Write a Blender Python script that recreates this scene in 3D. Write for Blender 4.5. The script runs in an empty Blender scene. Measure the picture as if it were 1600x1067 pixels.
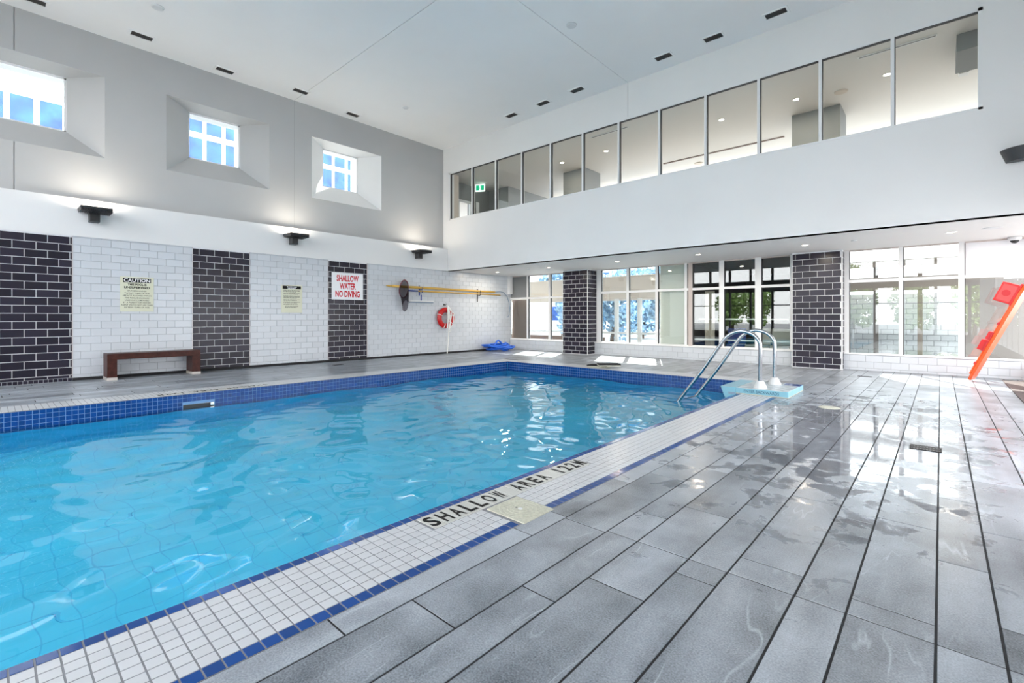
import bpy, bmesh, math, random
from math import sin, cos, pi, radians, sqrt
from mathutils import Vector, Matrix
random.seed(7)
S = bpy.context.scene
C = S.collection

# ------------------------------------------------------------------ camera, sky, sun, exposure
YAW = radians(42.14)
cam_d = bpy.data.cameras.new('camera'); cam = bpy.data.objects.new('camera', cam_d); C.objects.link(cam)
cam.location = (0, 0, 1.30); cam.rotation_euler = (pi/2, 0, YAW)
cam_d.sensor_width = 36; cam_d.lens = 740.45/1600*36
cam_d.shift_y = -(533.5-495.3)/1600
cam_d.clip_start = 0.02; cam_d.clip_end = 300
S.camera = cam
S.view_settings.view_transform = 'Standard'; S.view_settings.look = 'None'
S.view_settings.gamma = 1; S.view_settings.use_curve_mapping = False
S.view_settings.exposure = 1.0
try:
    S.cycles.use_denoising = True
    S.cycles.max_bounces = 10; S.cycles.diffuse_bounces = 6; S.cycles.glossy_bounces = 5
    S.cycles.transmission_bounces = 8; S.cycles.transparent_max_bounces = 16
    S.cycles.sample_clamp_indirect = 8; S.cycles.blur_glossy = 0.3
except Exception: pass

W = bpy.data.worlds.new('world'); S.world = W; W.use_nodes = True
wn = W.node_tree.nodes; wl = W.node_tree.links
SKY_STRENGTH = 4.2
bg = wn['Background']; bg.inputs['Strength'].default_value = SKY_STRENGTH
wtc = wn.new('ShaderNodeTexCoord'); wsep = wn.new('ShaderNodeSeparateXYZ'); wl.new(wtc.outputs['Generated'], wsep.inputs[0])
wr = wn.new('ShaderNodeValToRGB'); wl.new(wsep.outputs['Z'], wr.inputs[0])
e = wr.color_ramp.elements
e[0].position = 0.0; e[0].color = (.93, .93, .94, 1)
e[1].position = .7; e[1].color = (.84, .895, .98, 1)
wno = wn.new('ShaderNodeTexNoise'); wno.inputs['Scale'].default_value = 3; wl.new(wtc.outputs['Generated'], wno.inputs['Vector'])
wno.inputs['Detail'].default_value = 6
wr2 = wn.new('ShaderNodeValToRGB'); wl.new(wno.outputs[0], wr2.inputs[0])
wr2.color_ramp.elements[0].position = .45; wr2.color_ramp.elements[1].position = .65
wm = wn.new('ShaderNodeMix'); wm.data_type = 'RGBA'
wl.new(wr2.outputs[0], wm.inputs[0]); wl.new(wr.outputs[0], wm.inputs[6]); wm.inputs[7].default_value = (.95, .96, .98, 1)
wl.new(wm.outputs[2], bg.inputs['Color'])

sun_d = bpy.data.lights.new('sun', 'SUN'); sun = bpy.data.objects.new('sun', sun_d); C.objects.link(sun)
sun_d.energy = 9.0; sun_d.angle = radians(.6); sun_d.color = (1, .96, .9)
sun.rotation_euler = Vector((.347, -.709, -.616)).to_track_quat('-Z', 'Y').to_euler()
sun.location = (-10, 20, 30)

def portal(name, loc, rot, sx, sy):
    d = bpy.data.lights.new(name, 'AREA'); d.shape = 'RECTANGLE'; d.size = sx; d.size_y = sy
    d.cycles.is_portal = True
    o = bpy.data.objects.new(name, d); C.objects.link(o); o.location = loc; o.rotation_euler = rot
    return o
portal('window_portal', (-6.0, -4.1, 3.6), (pi/2, 0, pi), 14.6, 6.6)
portal('window_portal', (1.5, 9.6, 1.65), (0, pi/2, 0), 2.5, 10.0)
portal('window_portal', (-5.9, 14.6, 1.65), (-pi/2, 0, 0), 14.4, 2.6)

# ------------------------------------------------------------------ helpers
class MB:
    def __init__(s): s.v = []; s.f = []; s.m = []
    def poly(s, pts, mi=0):
        n = len(s.v); s.v += [tuple(p) for p in pts]; s.f.append(tuple(range(n, n+len(pts)))); s.m.append(mi)
    def box(s, x0, x1, y0, y1, z0, z1, mi=0):
        n = len(s.v)
        s.v += [(x0,y0,z0),(x1,y0,z0),(x1,y1,z0),(x0,y1,z0),(x0,y0,z1),(x1,y0,z1),(x1,y1,z1),(x0,y1,z1)]
        for q in ((0,3,2,1),(4,5,6,7),(0,1,5,4),(1,2,6,5),(2,3,7,6),(3,0,4,7)):
            s.f.append(tuple(n+i for i in q)); s.m.append(mi)
        return s
    def bbox(s, x0, x1, y0, y1, z0, z1, b=.005, mi=0):
        bm = bmesh.new(); bmesh.ops.create_cube(bm, size=1)
        for v in bm.verts:
            v.co = Vector((x0+(v.co.x+.5)*(x1-x0), y0+(v.co.y+.5)*(y1-y0), z0+(v.co.z+.5)*(z1-z0)))
        bmesh.ops.bevel(bm, geom=bm.edges[:], offset=b, segments=2, affect='EDGES', profile=.5)
        s.addbm(bm, mi); return s
    def addbm(s, bm, mi=0, M=None):
        bm.verts.ensure_lookup_table(); n = len(s.v)
        for i, v in enumerate(bm.verts): v.index = i
        s.v += [tuple((M @ v.co) if M else v.co) for v in bm.verts]
        for f in bm.faces: s.f.append(tuple(n+v.index for v in f.verts)); s.m.append(mi)
        bm.free()
    def tube(s, pts, r, n=10, cap=True, mi=0):
        pts = [Vector(p) for p in pts]; k0 = len(s.v); rs = r if isinstance(r, (list, tuple)) else [r]*len(pts)
        up = None
        for i, p in enumerate(pts):
            t = (pts[min(i+1, len(pts)-1)] - pts[max(i-1, 0)]).normalized()
            if up is None:
                up = Vector((0,0,1)) if abs(t.z) < .9 else Vector((1,0,0))
            a = (up - t*up.dot(t)).normalized(); up = a; b = t.cross(a)
            for j in range(n):
                th = 2*pi*j/n; s.v.append(tuple(p + (a*cos(th)+b*sin(th))*rs[i]))
        for i in range(len(pts)-1):
            for j in range(n):
                s.f.append((k0+i*n+j, k0+i*n+(j+1)%n, k0+(i+1)*n+(j+1)%n, k0+(i+1)*n+j)); s.m.append(mi)
        if cap:
            s.f.append(tuple(k0+j for j in reversed(range(n)))); s.m.append(mi)
            s.f.append(tuple(k0+(len(pts)-1)*n+j for j in range(n))); s.m.append(mi)
        return s
    def cyl(s, p0, p1, r0, r1=None, n=16, mi=0):
        return s.tube([p0, p1], [r0, r0 if r1 is None else r1], n, True, mi)
    def lathe(s, prof, n=24, M=None, mi=0):
        k0 = len(s.v); M = M or Matrix()
        for (r, z) in prof:
            for j in range(n):
                th = 2*pi*j/n; s.v.append(tuple(M @ Vector((r*cos(th), r*sin(th), z))))
        for i in range(len(prof)-1):
            for j in range(n):
                s.f.append((k0+i*n+j, k0+i*n+(j+1)%n, k0+(i+1)*n+(j+1)%n, k0+(i+1)*n+j)); s.m.append(mi)
        s.f.append(tuple(k0+j for j in reversed(range(n)))); s.m.append(mi)
        s.f.append(tuple(k0+(len(prof)-1)*n+j for j in range(n))); s.m.append(mi)
        return s
    def mesh(s, name, mats, smooth=False):
        me = bpy.data.meshes.new(name); me.from_pydata(s.v, [], s.f)
        for m in (mats if isinstance(mats, (list, tuple)) else [mats]): me.materials.append(m)
        me.polygons.foreach_set('material_index', s.m)
        if smooth: me.polygons.foreach_set('use_smooth', [True]*len(s.f))
        me.update(); return me
    def build(s, name, mats, parent=None, smooth=False, **kw):
        o = bpy.data.objects.new(name, s.mesh(name, mats, smooth)); C.objects.link(o)
        if parent: o.parent = parent
        for k, v in kw.items(): o[k] = v
        return o

def tag(o, label=None, cat=None, group=None, kind=None):
    if label: o['label'] = label
    if cat: o['category'] = cat
    if group: o['group'] = group
    if kind: o['kind'] = kind
    return o
def thing(name, label, cat, loc=(0,0,0), rz=0, group=None):
    o = bpy.data.objects.new(name, None); C.objects.link(o); o.empty_display_size = .1
    o.location = loc; o.rotation_euler = (0, 0, rz); return tag(o, label, cat, group)
def struct(name, loc=(0,0,0)):
    o = bpy.data.objects.new(name, None); C.objects.link(o); o.empty_display_size = .1; o.location = loc
    o['kind'] = 'structure'; return o
def dup(root, loc, label=None, rz=None):
    r = root.copy(); C.objects.link(r); r.location = loc
    if rz is not None: r.rotation_euler = (0, 0, rz)
    if label: r['label'] = label
    for ch in list(root.children):
        c = ch.copy(); C.objects.link(c); c.parent = r
        for g in list(ch.children):
            d = g.copy(); C.objects.link(d); d.parent = c
    return r

# ------------------------------------------------------------------ materials
def mat(name, col, rough=.5, metal=0, spec=.5, emis=None, estr=0, noise=0, nscale=8, bump=0, bscale=60, coat=0):
    m = bpy.data.materials.new(name); m.use_nodes = True; nt = m.node_tree; N = nt.nodes; L = nt.links
    p = N['Principled BSDF']
    p.inputs['Base Color'].default_value = (*col, 1); p.inputs['Roughness'].default_value = rough
    p.inputs['Metallic'].default_value = metal; p.inputs['Specular IOR Level'].default_value = spec
    p.inputs['Coat Weight'].default_value = coat
    if emis: p.inputs['Emission Color'].default_value = (*emis, 1); p.inputs['Emission Strength'].default_value = estr
    if noise or bump:
        g = N.new('ShaderNodeNewGeometry')
    if noise:
        t = N.new('ShaderNodeTexNoise'); t.inputs['Scale'].default_value = nscale; t.inputs['Detail'].default_value = 6
        L.new(g.outputs['Position'], t.inputs['Vector'])
        r = N.new('ShaderNodeValToRGB'); L.new(t.outputs[0], r.inputs[0])
        r.color_ramp.elements[0].position = .3; r.color_ramp.elements[1].position = .7
        r.color_ramp.elements[0].color = (*[c*(1-noise) for c in col], 1)
        r.color_ramp.elements[1].color = (*[min(1, c*(1+noise)) for c in col], 1)
        L.new(r.outputs[0], p.inputs['Base Color'])
    if bump:
        t2 = N.new('ShaderNodeTexNoise'); t2.inputs['Scale'].default_value = bscale; L.new(g.outputs['Position'], t2.inputs['Vector'])
        b = N.new('ShaderNodeBump'); b.inputs['Strength'].default_value = bump; b.inputs['Distance'].default_value = .002
        L.new(t2.outputs[0], b.inputs['Height']); L.new(b.outputs[0], p.inputs['Normal'])
    return m

def tile_mat(name, col, var, rough=.2, hue=0.0, bump=.05):
    """glazed tile; each tile's shade varies a little"""
    m = mat(name, col, rough, bump=bump, bscale=25); N = m.node_tree.nodes; L = m.node_tree.links; p = N['Principled BSDF']
    oi = N.new('ShaderNodeObjectInfo'); ge = N.new('ShaderNodeNewGeometry')
    ad = N.new('ShaderNodeMath'); ad.operation = 'ADD'; L.new(oi.outputs['Random'], ad.inputs[0]); L.new(ge.outputs['Random Per Island'], ad.inputs[1])
    fr = N.new('ShaderNodeMath'); fr.operation = 'FRACT'; L.new(ad.outputs[0], fr.inputs[0])
    r = N.new('ShaderNodeValToRGB'); L.new(fr.outputs[0], r.inputs[0])
    r.color_ramp.elements[0].color = (*[c*(1-var) for c in col], 1)
    r.color_ramp.elements[1].color = (*[min(1, c*(1+var)) for c in col], 1)
    L.new(r.outputs[0], p.inputs['Base Color']); return m

def floor_mat():
    m = bpy.data.materials.new('grey_slate_porcelain'); m.use_nodes = True; nt = m.node_tree; N = nt.nodes; L = nt.links
    p = N['Principled BSDF']
    def math_(op, a, b=None, c=None):
        n = N.new('ShaderNodeMath'); n.operation = op
        for i, x in enumerate((a, b, c)):
            if x is None: continue
            if isinstance(x, (int, float)): n.inputs[i].default_value = x
            else: L.new(x, n.inputs[i])
        return n.outputs[0]
    ge = N.new('ShaderNodeNewGeometry'); oi = N.new('ShaderNodeObjectInfo')
    rnd = math_('FRACT', math_('ADD', oi.outputs['Random'], ge.outputs['Random Per Island']))
    pos = ge.outputs['Position']
    # slab-wise shift of the pattern
    cx = N.new('ShaderNodeCombineXYZ'); L.new(math_('MULTIPLY', rnd, 37), cx.inputs[0]); L.new(math_('MULTIPLY', rnd, 91), cx.inputs[1]); L.new(math_('MULTIPLY', rnd, 13), cx.inputs[2])
    va = N.new('ShaderNodeVectorMath'); L.new(pos, va.inputs[0]); L.new(cx.outputs[0], va.inputs[1])
    # cloudy base
    n1 = N.new('ShaderNodeTexNoise'); n1.inputs['Scale'].default_value = 2.2; n1.inputs['Detail'].default_value = 5; n1.inputs['Roughness'].default_value = .6; L.new(va.outputs[0], n1.inputs['Vector'])
    # fine speckle
    n2 = N.new('ShaderNodeTexNoise'); n2.inputs['Scale'].default_value = 130; n2.inputs['Detail'].default_value = 4; L.new(pos, n2.inputs['Vector'])
    # veins: stretched warped noise near its mid value
    mp = N.new('ShaderNodeMapping'); mp.inputs['Rotation'].default_value = (0, 0, .45); mp.inputs['Scale'].default_value = (2.6, .55, 1); L.new(va.outputs[0], mp.inputs[0])
    n3 = N.new('ShaderNodeTexNoise'); n3.inputs['Scale'].default_value = 1.3; n3.inputs['Detail'].default_value = 3; n3.inputs['Distortion'].default_value = .6; L.new(mp.outputs[0], n3.inputs['Vector'])
    vein = math_('SUBTRACT', 1, math_('SMOOTH_MIN', math_('MULTIPLY', math_('ABSOLUTE', math_('SUBTRACT', n3.outputs[0], .5)), 100), 1, .2))
    vein = math_('MAXIMUM', vein, 0)
    n4 = N.new('ShaderNodeTexNoise'); n4.inputs['Scale'].default_value = 2.5; L.new(va.outputs[0], n4.inputs['Vector'])
    vein = math_('MULTIPLY', vein, math_('MAXIMUM', math_('MULTIPLY', math_('SUBTRACT', n4.outputs[0], .5), 4), 0))
    # broad cloud bands
    band = math_('MULTIPLY', math_('SUBTRACT', n3.outputs[0], .5), .8)
    v = math_('ADD', math_('MULTIPLY_ADD', math_('SUBTRACT', n1.outputs[0], .5), .85, .5), math_('MULTIPLY', math_('SUBTRACT', rnd, .5), .22))
    v = math_('ADD', v, math_('MULTIPLY', math_('SUBTRACT', n2.outputs[0], .5), .8))
    v = math_('ADD', math_('ADD', v, band), math_('MULTIPLY', vein, .45))
    r = N.new('ShaderNodeValToRGB'); L.new(v, r.inputs[0])
    r.color_ramp.elements[0].position = .1; r.color_ramp.elements[1].position = 1.0
    r.color_ramp.elements[0].color = (.072, .082, .096, 1); r.color_ramp.elements[1].color = (.52, .56, .615, 1)
    # wet zone: puddles around the ladder and the drain
    nw = N.new('ShaderNodeTexNoise'); nw.inputs['Scale'].default_value = 3.6; nw.inputs['Detail'].default_value = 5; nw.inputs['Roughness'].default_value = .62; nw.inputs['Distortion'].default_value = .4; L.new(pos, nw.inputs['Vector'])
    sp = N.new('ShaderNodeSeparateXYZ'); L.new(pos, sp.inputs[0])
    d = N.new('ShaderNodeVectorMath'); d.operation = 'DISTANCE'
    sc = N.new('ShaderNodeVectorMath'); sc.operation = 'MULTIPLY'; L.new(pos, sc.inputs[0]); sc.inputs[1].default_value = (1.0, .42, 1)
    L.new(sc.outputs[0], d.inputs[0]); d.inputs[1].default_value = (-.75, 2.75, 0)
    zone = math_('SUBTRACT', .36, math_('MULTIPLY', d.outputs['Value'], .22))
    wet = N.new('ShaderNodeClamp'); L.new(math_('MULTIPLY', math_('ADD', math_('SUBTRACT', nw.outputs[0], .62), zone), 14), wet.inputs[0])
    w = wet.outputs[0]
    dk = N.new('ShaderNodeMix'); dk.data_type = 'RGBA'; L.new(math_('MULTIPLY', w, .45), dk.inputs[0]); L.new(r.outputs[0], dk.inputs[6]); dk.inputs[7].default_value = (.09, .085, .09, 1)
    L.new(dk.outputs[2], p.inputs['Base Color'])
    L.new(math_('SUBTRACT', .31, math_('MULTIPLY', w, .26)), p.inputs['Roughness'])
    p.inputs['Specular IOR Level'].default_value = .42
    b = N.new('ShaderNodeBump'); b.inputs['Distance'].default_value = .0015
    L.new(math_('SUBTRACT', .18, math_('MULTIPLY', w, .08)), b.inputs['Strength'])
    n5 = N.new('ShaderNodeTexNoise'); n5.inputs['Scale'].default_value = 28; n5.inputs['Detail'].default_value = 3; L.new(pos, n5.inputs['Vector'])
    L.new(n5.outputs[0], b.inputs['Height']); L.new(b.outputs[0], p.inputs['Normal'])
    return m

def glass_mat(name, tint=(1,1,1), ior=1.7, rough=0.0):
    m = bpy.data.materials.new(name); m.use_nodes = True; nt = m.node_tree; N = nt.nodes; L = nt.links
    N.remove(N['Principled BSDF']); out = N['Material Output']
    t = N.new('ShaderNodeBsdfTransparent'); t.inputs[0].default_value = (*tint, 1)
    g = N.new('ShaderNodeBsdfGlossy'); g.inputs['Roughness'].default_value = rough
    f0 = ((ior-1)/(ior+1))**2; ge = N.new('ShaderNodeNewGeometry')      # Schlick, the same from both faces of the pane
    d = N.new('ShaderNodeVectorMath'); d.operation = 'DOT_PRODUCT'; L.new(ge.outputs['Normal'], d.inputs[0]); L.new(ge.outputs['Incoming'], d.inputs[1])
    def mth(op, a, b):
        n = N.new('ShaderNodeMath'); n.operation = op
        for i, q in enumerate((a, b)):
            if isinstance(q, (int, float)): n.inputs[i].default_value = q
            elif q is not None: L.new(q, n.inputs[i])
        return n.outputs[0]
    k = mth('POWER', mth('SUBTRACT', 1.0, mth('ABSOLUTE', d.outputs['Value'], None)), 5.0)
    fr = mth('ADD', mth('MULTIPLY', k, 1-f0), f0)
    x = N.new('ShaderNodeMixShader'); L.new(fr, x.inputs[0]); L.new(t.outputs[0], x.inputs[1]); L.new(g.outputs[0], x.inputs[2])
    L.new(x.outputs[0], out.inputs[0]); return m

def water_mat():
    m = bpy.data.materials.new('pool_water'); m.use_nodes = True; nt = m.node_tree; N = nt.nodes; L = nt.links
    N.remove(N['Principled BSDF']); out = N['Material Output']
    t = N.new('ShaderNodeBsdfRefraction'); t.inputs['Color'].default_value = (1, 1, 1, 1); t.inputs['IOR'].default_value = 1.33; t.inputs['Roughness'].default_value = 0
    g = N.new('ShaderNodeBsdfGlossy'); g.inputs['Roughness'].default_value = 0.02
    f = N.new('ShaderNodeFresnel'); f.inputs[0].default_value = 1.33
    x = N.new('ShaderNodeMixShader'); L.new(f.outputs[0], x.inputs[0]); L.new(t.outputs[0], x.inputs[1]); L.new(g.outputs[0], x.inputs[2])
    L.new(x.outputs[0], out.inputs[0]); return m

M = {}
M['paint'] = mat('white_painted_plaster', (.74, .735, .73), .6, noise=.02, nscale=.8, bump=.08, bscale=40)
M['ceil'] = mat('ceiling_paint', (.86, .85, .84), .6, noise=.02, nscale=.6)
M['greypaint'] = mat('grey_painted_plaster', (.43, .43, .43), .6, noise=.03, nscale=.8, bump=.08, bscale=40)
M['joint'] = mat('joint_backing', (.30, .30, .30), .8)  # grey backing behind the open panel joints
M['soffit'] = mat('soffit_paint', (.76, .74, .72), .6)
M['white_tile'] = tile_mat('white_glazed_tile', (.55, .575, .61), .035, .27)
M['dark_tile'] = tile_mat('aubergine_glazed_tile', (.021, .018, .030), .28, .25); M['dark_tile'].node_tree.nodes['Principled BSDF'].inputs['Specular IOR Level'].default_value = .28
M['grout_white'] = mat('white_grout', (.70, .70, .72), .8, noise=.06, nscale=20)
M['grout_grey'] = mat('grey_grout', (.38, .39, .42), .8, noise=.06, nscale=20)
M['grout_dark'] = mat('dark_grout', (.014, .014, .016), .85)
M['grout_mos'] = mat('mosaic_grout', (.20, .205, .22), .8, noise=.1, nscale=12)
M['mos_white'] = tile_mat('white_mosaic', (.51, .52, .54), .04, .3)
M['mos_blue'] = tile_mat('cobalt_mosaic', (.006, .052, .22), .15, .15); M['mos_blue'].node_tree.nodes['Principled BSDF'].inputs['Specular IOR Level'].default_value = .3
M['floor'] = floor_mat()
M['alu'] = mat('white_aluminium', (.74, .74, .74), .4)
M['alu_taupe'] = mat('taupe_aluminium', (.52, .45, .42), .45)
M['gasket'] = mat('black_gasket', (.03, .03, .035), .6)
M['glass'] = glass_mat('window_glass', (.93, .97, .96), 1.75)
M['glass_up'] = glass_mat('interior_glass', (.95, .98, .97), 1.45)
M['wood'] = mat('dark_stained_wood', (.050, .014, .010), .4, 0, .2, noise=.35, nscale=14, bump=.1, bscale=40)
M['foot'] = mat('bench_foot_cap', (.50, .46, .43), .4)
M['steel'] = mat('polished_steel', (.46, .48, .51), .18, 1.0)
M['white_plastic'] = mat('white_plastic', (.66, .66, .66), .35)
M['bright_white'] = mat('bright_white_enamel', (.86, .85, .84), .4)
M['step_ink'] = mat('step_lettering', (.02, .10, .16), .5)
M['beam'] = mat('taupe_beam', (.30, .25, .22), .7)
M['screen'] = mat('taupe_screen', (.26, .22, .21), .7)
M['black'] = mat('black_powder_coat', (.022, .022, .024), .4)
M['darkgrey'] = mat('dark_grey_plastic', (.05, .05, .052), .45)
M['red'] = mat('red_vinyl', (.52, .006, .008), .3)
M['redlight'] = mat('red_foam_face', (.50, .05, .05), .35)
M['darkred'] = mat('dark_red_strap', (.42, .01, .015), .45)
M['orange'] = mat('orange_polyethylene', (.70, .085, .008), .3)
M['bluehose'] = mat('blue_hose', (.012, .12, .62), .35)
M['bluegrey'] = mat('blue_grey_tube', (.20, .26, .34), .35)
M['pole'] = mat('yellow_fibreglass_pole', (.62, .38, .07), .35)
M['rope'] = mat('white_rope', (.80, .79, .76), .8, bump=.3, bscale=200)
M['net_frame'] = mat('maroon_net_frame', (.16, .02, .035), .4)
M['bluemet'] = mat('blue_anodised', (.03, .06, .25), .35)
M['signcream'] = mat('cream_sign_panel', (.62, .62, .48), .4)
M['signwhite'] = mat('white_sign_panel', (.80, .80, .82), .35)
M['signred'] = mat('red_sign_print', (.55, .008, .02), .5)
M['signblack'] = mat('black_sign_print', (.012, .012, .012), .5)
M['signgrey'] = mat('grey_sign_print', (.10, .10, .09), .5)
for k in ('signred', 'signblack', 'signgrey'): M[k].node_tree.nodes['Principled BSDF'].inputs['Specular IOR Level'].default_value = .1
M['lettile'] = mat('letter_tile_glaze', (.50, .50, .47), .3)
M['skim'] = mat('cream_skimmer_lid', (.50, .49, .40), .5, noise=.18, nscale=60)
M['drain'] = mat('drain_grate_metal', (.035, .032, .032), .6, 0, .2); M['foam_dark'] = mat('dark_foam', (.025, .025, .028), .9, 0, .08)
M['brass'] = mat('bronze_frame', (.16, .11, .09), .4, .4)
M['poolplaster'] = mat('pale_blue_pool_tile', (.07, .70, 1.0), .5, noise=.03, nscale=1.5)
M['poolgrout'] = mat('pool_floor_grout', (.055, .58, .90), .7)
M['water'] = water_mat()
M['block'] = tile_mat('pale_blue_step_tile', (.20, .43, .53), .05, .3)
M['blocktop'] = mat('pale_step_top', (.42, .48, .51), .25, noise=.25, nscale=9)
M['cream'] = mat('cream_fabric', (.66, .63, .58), .8)
M['beige'] = mat('beige_plaster', (.62, .54, .47), .7, noise=.03, nscale=2)
M['brown'] = mat('brown_panel', (.17, .105, .08), .6)
M['taupe'] = mat('taupe_plaster', (.16, .14, .135), .7)
M['darkroom'] = mat('unlit_lounge_plaster', (.050, .043, .042), .7)  # the lounge's lack of light is put into this dark colour
M['column'] = mat('grey_column_plaster', (.22, .225, .23), .7, noise=.04, nscale=3)
M['mezceil'] = mat('mezzanine_ceiling', (.70, .665, .635), .65)
M['mezfloor'] = mat('mezzanine_floor', (.30, .28, .26), .6)
M['ventgrille'] = mat('vent_grille', (.13, .12, .115), .5)
M['lamp_on'] = mat('lamp_lens', (.9, .9, .9), .4, emis=(1, .86, .66), estr=14)
M['green'] = mat('exit_sign_green', (.0, .28, .13), .4, emis=(.0, .30, .14), estr=.8)
M['exitwhite'] = mat('exit_sign_white', (.85, .95, .9), .4, emis=(.8, .95, .88), estr=.9)
M['leaf'] = mat('leaf_green', (.30, .44, .14), .6, noise=.5, nscale=3)
M['leaf_b'] = mat('leaf_blue_tint', (.28, .45, .60), .6, noise=.5, nscale=3)  # blue cast of the daylight put into the leaf colour
M['bark'] = mat('bark', (.10, .07, .05), .8)
M['paving'] = mat('terrace_paving', (.32, .315, .31), .8, noise=.08, nscale=1)
M['lawn'] = mat('lawn', (.12, .20, .06), .9, noise=.3, nscale=2)
M['bluewin'] = mat('blue_curtain_glass', (.018, .085, .34), .1, noise=.5, nscale=1.2)
M['stone'] = mat('grey_rock', (.30, .31, .27), .85, noise=.4, nscale=5)
M['mat'] = mat('dark_entrance_matting', (.10, .075, .072), .9, noise=.25, nscale=60, bump=.6, bscale=200)
M['navy'] = mat('navy_upholstery', (.02, .05, .30), .6)

# ------------------------------------------------------------------ key planes (metres)
XL, XU, YF, YW, ZS, ZC = -13.10, -13.35, 11.05, 14.42, 2.955, 7.33
XR, YB = 1.42, -4.0
PX0, PX1, PY0, PY1, ZW = -9.45, -2.563, -2.0, 10.25, -.25   # pool edges and water level
CPW = .603                                                   # coping width

# ------------------------------------------------------------------ tile pieces
_pc = {}
def piece_mesh(orient, w, h, t, m, inset=.003):
    k = (orient, round(w, 4), round(h, 4), round(t, 4), m.name)
    if k in _pc: return _pc[k]
    b = MB(); frustum(b, orient, 0, 0, 0, w, h, t, inset)
    _pc[k] = b.mesh('piece', m); return _pc[k]
def frustum(b, orient, a, c, d, w, h, t, inset=.003):
    """centre (a,c) on the plane, base at depth d, raised by t"""
    P = []
    for (dd, q) in ((0, 0), (t*.6, 0), (t, inset)):
        for sx, sy in ((-1,-1), (1,-1), (1,1), (-1,1)):
            u = a + sx*(w/2-q); v = c + sy*(h/2-q); n = d + dd
            P.append({'x': (n, u, v), 'y': (u, -n, v), 'z': (u, v, n), 'X': (-n, u, v)}[orient] if orient != 'y' else (u, d-dd, v))
    k = len(b.v); b.v += P
    fl = orient in ('y', 'z', 'x')
    for l in (0, 4):
        for i in range(4):
            j = (i+1) % 4; b.f.append((k+l+i, k+l+j, k+l+4+j, k+l+4+i)); b.m.append(0)
    b.f.append((k+8, k+9, k+10, k+11)); b.m.append(0)
def piece(name, m, parent, orient, a, c, d, w, h, t, inset=.003):
    o = bpy.data.objects.new(name, piece_mesh(orient, w, h, t, m, inset)); C.objects.link(o); o.parent = parent
    o.location = {'x': (d, a, c), 'y': (a, d, c), 'z': (a, c, d)}[orient]
    return o
_budget = {}
def lay(name, m, parent, orient, d, t, pieces, gap, limit=300, key=None, inset=.003):
    """pieces: list of (a0,a1,c0,c1) in order of closeness; the first ones up to the limit are objects, the rest one stuff mesh"""
    key = key or (parent.name, name); n = _budget.get(key, 0); rest = MB()
    for (a0, a1, c0, c1) in pieces:
        w, h = a1-a0-gap, c1-c0-gap
        if w < .012 or h < .012: continue
        if n < limit: piece(name, m, parent, orient, (a0+a1)/2, (c0+c1)/2, d, w, h, t, inset); n += 1
        else: frustum(rest, orient, (a0+a1)/2, (c0+c1)/2, d, w, h, t, inset)
    _budget[key] = n
    if rest.v: rest.build(name + '_field', m, parent, kind='stuff')
def bond(a0, a1, c0, c1, w, h, a_off, c_off):
    """running bond cells clipped to a rectangle"""
    out = []; k0 = math.floor((c0-c_off)/h)
    k = k0
    while c_off + k*h < c1 - 1e-6:
        z0, z1 = max(c0, c_off+k*h), min(c1, c_off+(k+1)*h)
        off = a_off + (w/2 if k % 2 else 0); i = math.floor((a0-off)/w)
        while off + i*w < a1 - 1e-6:
            y0, y1 = max(a0, off+i*w), min(a1, off+(i+1)*w)
            if y1-y0 > .02 and z1-z0 > .02: out.append((y0, y1, z0, z1))
            i += 1
        k += 1
    return out

# ------------------------------------------------------------------ FLOOR
floor = struct('floor')
b = MB()
b.box(-1.96, XR, YB, YW, -.4, -.0025); b.box(XL, PX0-CPW, YB, YW, -.4, -.0025)
b.box(PX0-CPW, -1.96, PY1+CPW, YW, -.4, -.0025); b.box(PX0-CPW, -1.96, YB, PY0-CPW, -.4, -.0025)
b.build('floor_slab', M['grout_dark'], floor)
cols = [-1.96, -1.804, -1.504, -1.305, -1.006, -.806, -.508, -.309, -.0147, .184, .48, .68, .975, 1.175, XR]
phase = [2.175, 1.309, 1.735, 2.014, 2.353, 2.738, 2.526, 2.678, 3.411, 4.04, 3.05, 2.75, 3.5, 2.3]
PIT = 1.195
def column_cells(x0, x1, ph, ya, yb, cut=None):
    ys = [ph + k*PIT for k in range(-8, 14)]
    if cut: ys.append(cut)
    ys = sorted(y for y in ys if ya+.05 < y < yb-.05); ys = [ya] + ys + [yb]
    o = [ys[0]]
    for y in ys[1:]:
        if y - o[-1] > .05 or y == yb: o.append(y)
    return [(x0, x1, o[i], o[i+1]) for i in range(len(o)-1)]
cells = []
for i in range(len(cols)-1):
    cells += column_cells(cols[i], cols[i+1], phase[i], YB, 14.3, 2.527)
rnd = random.Random(3)
x = -1.96; wide = True
while x > PX0-CPW+.02:                       # far deck
    nx = max(PX0-CPW, x - (.297 if wide else .199)); wide = not wide
    cells += column_cells(nx, x, 11.2+rnd.random()*1.1, PY1+CPW, 14.3); x = nx
while x > XL+.02:                             # left deck
    nx = max(XL, x - (.297 if wide else .199)); wide = not wide
    cells += column_cells(nx, x, rnd.random()*1.1, YB, 14.3); x = nx
def dcam(c):
    return abs((c[0]+c[1])/2)**2 + ((c[2]+c[3])/2)**2 + (1000 if c[3] < .3 else 0)
cells.sort(key=dcam)
lay('floor_tile', M['floor'], floor, 'z', -.011, .011, cells, .008, 300, inset=.0015)

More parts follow.
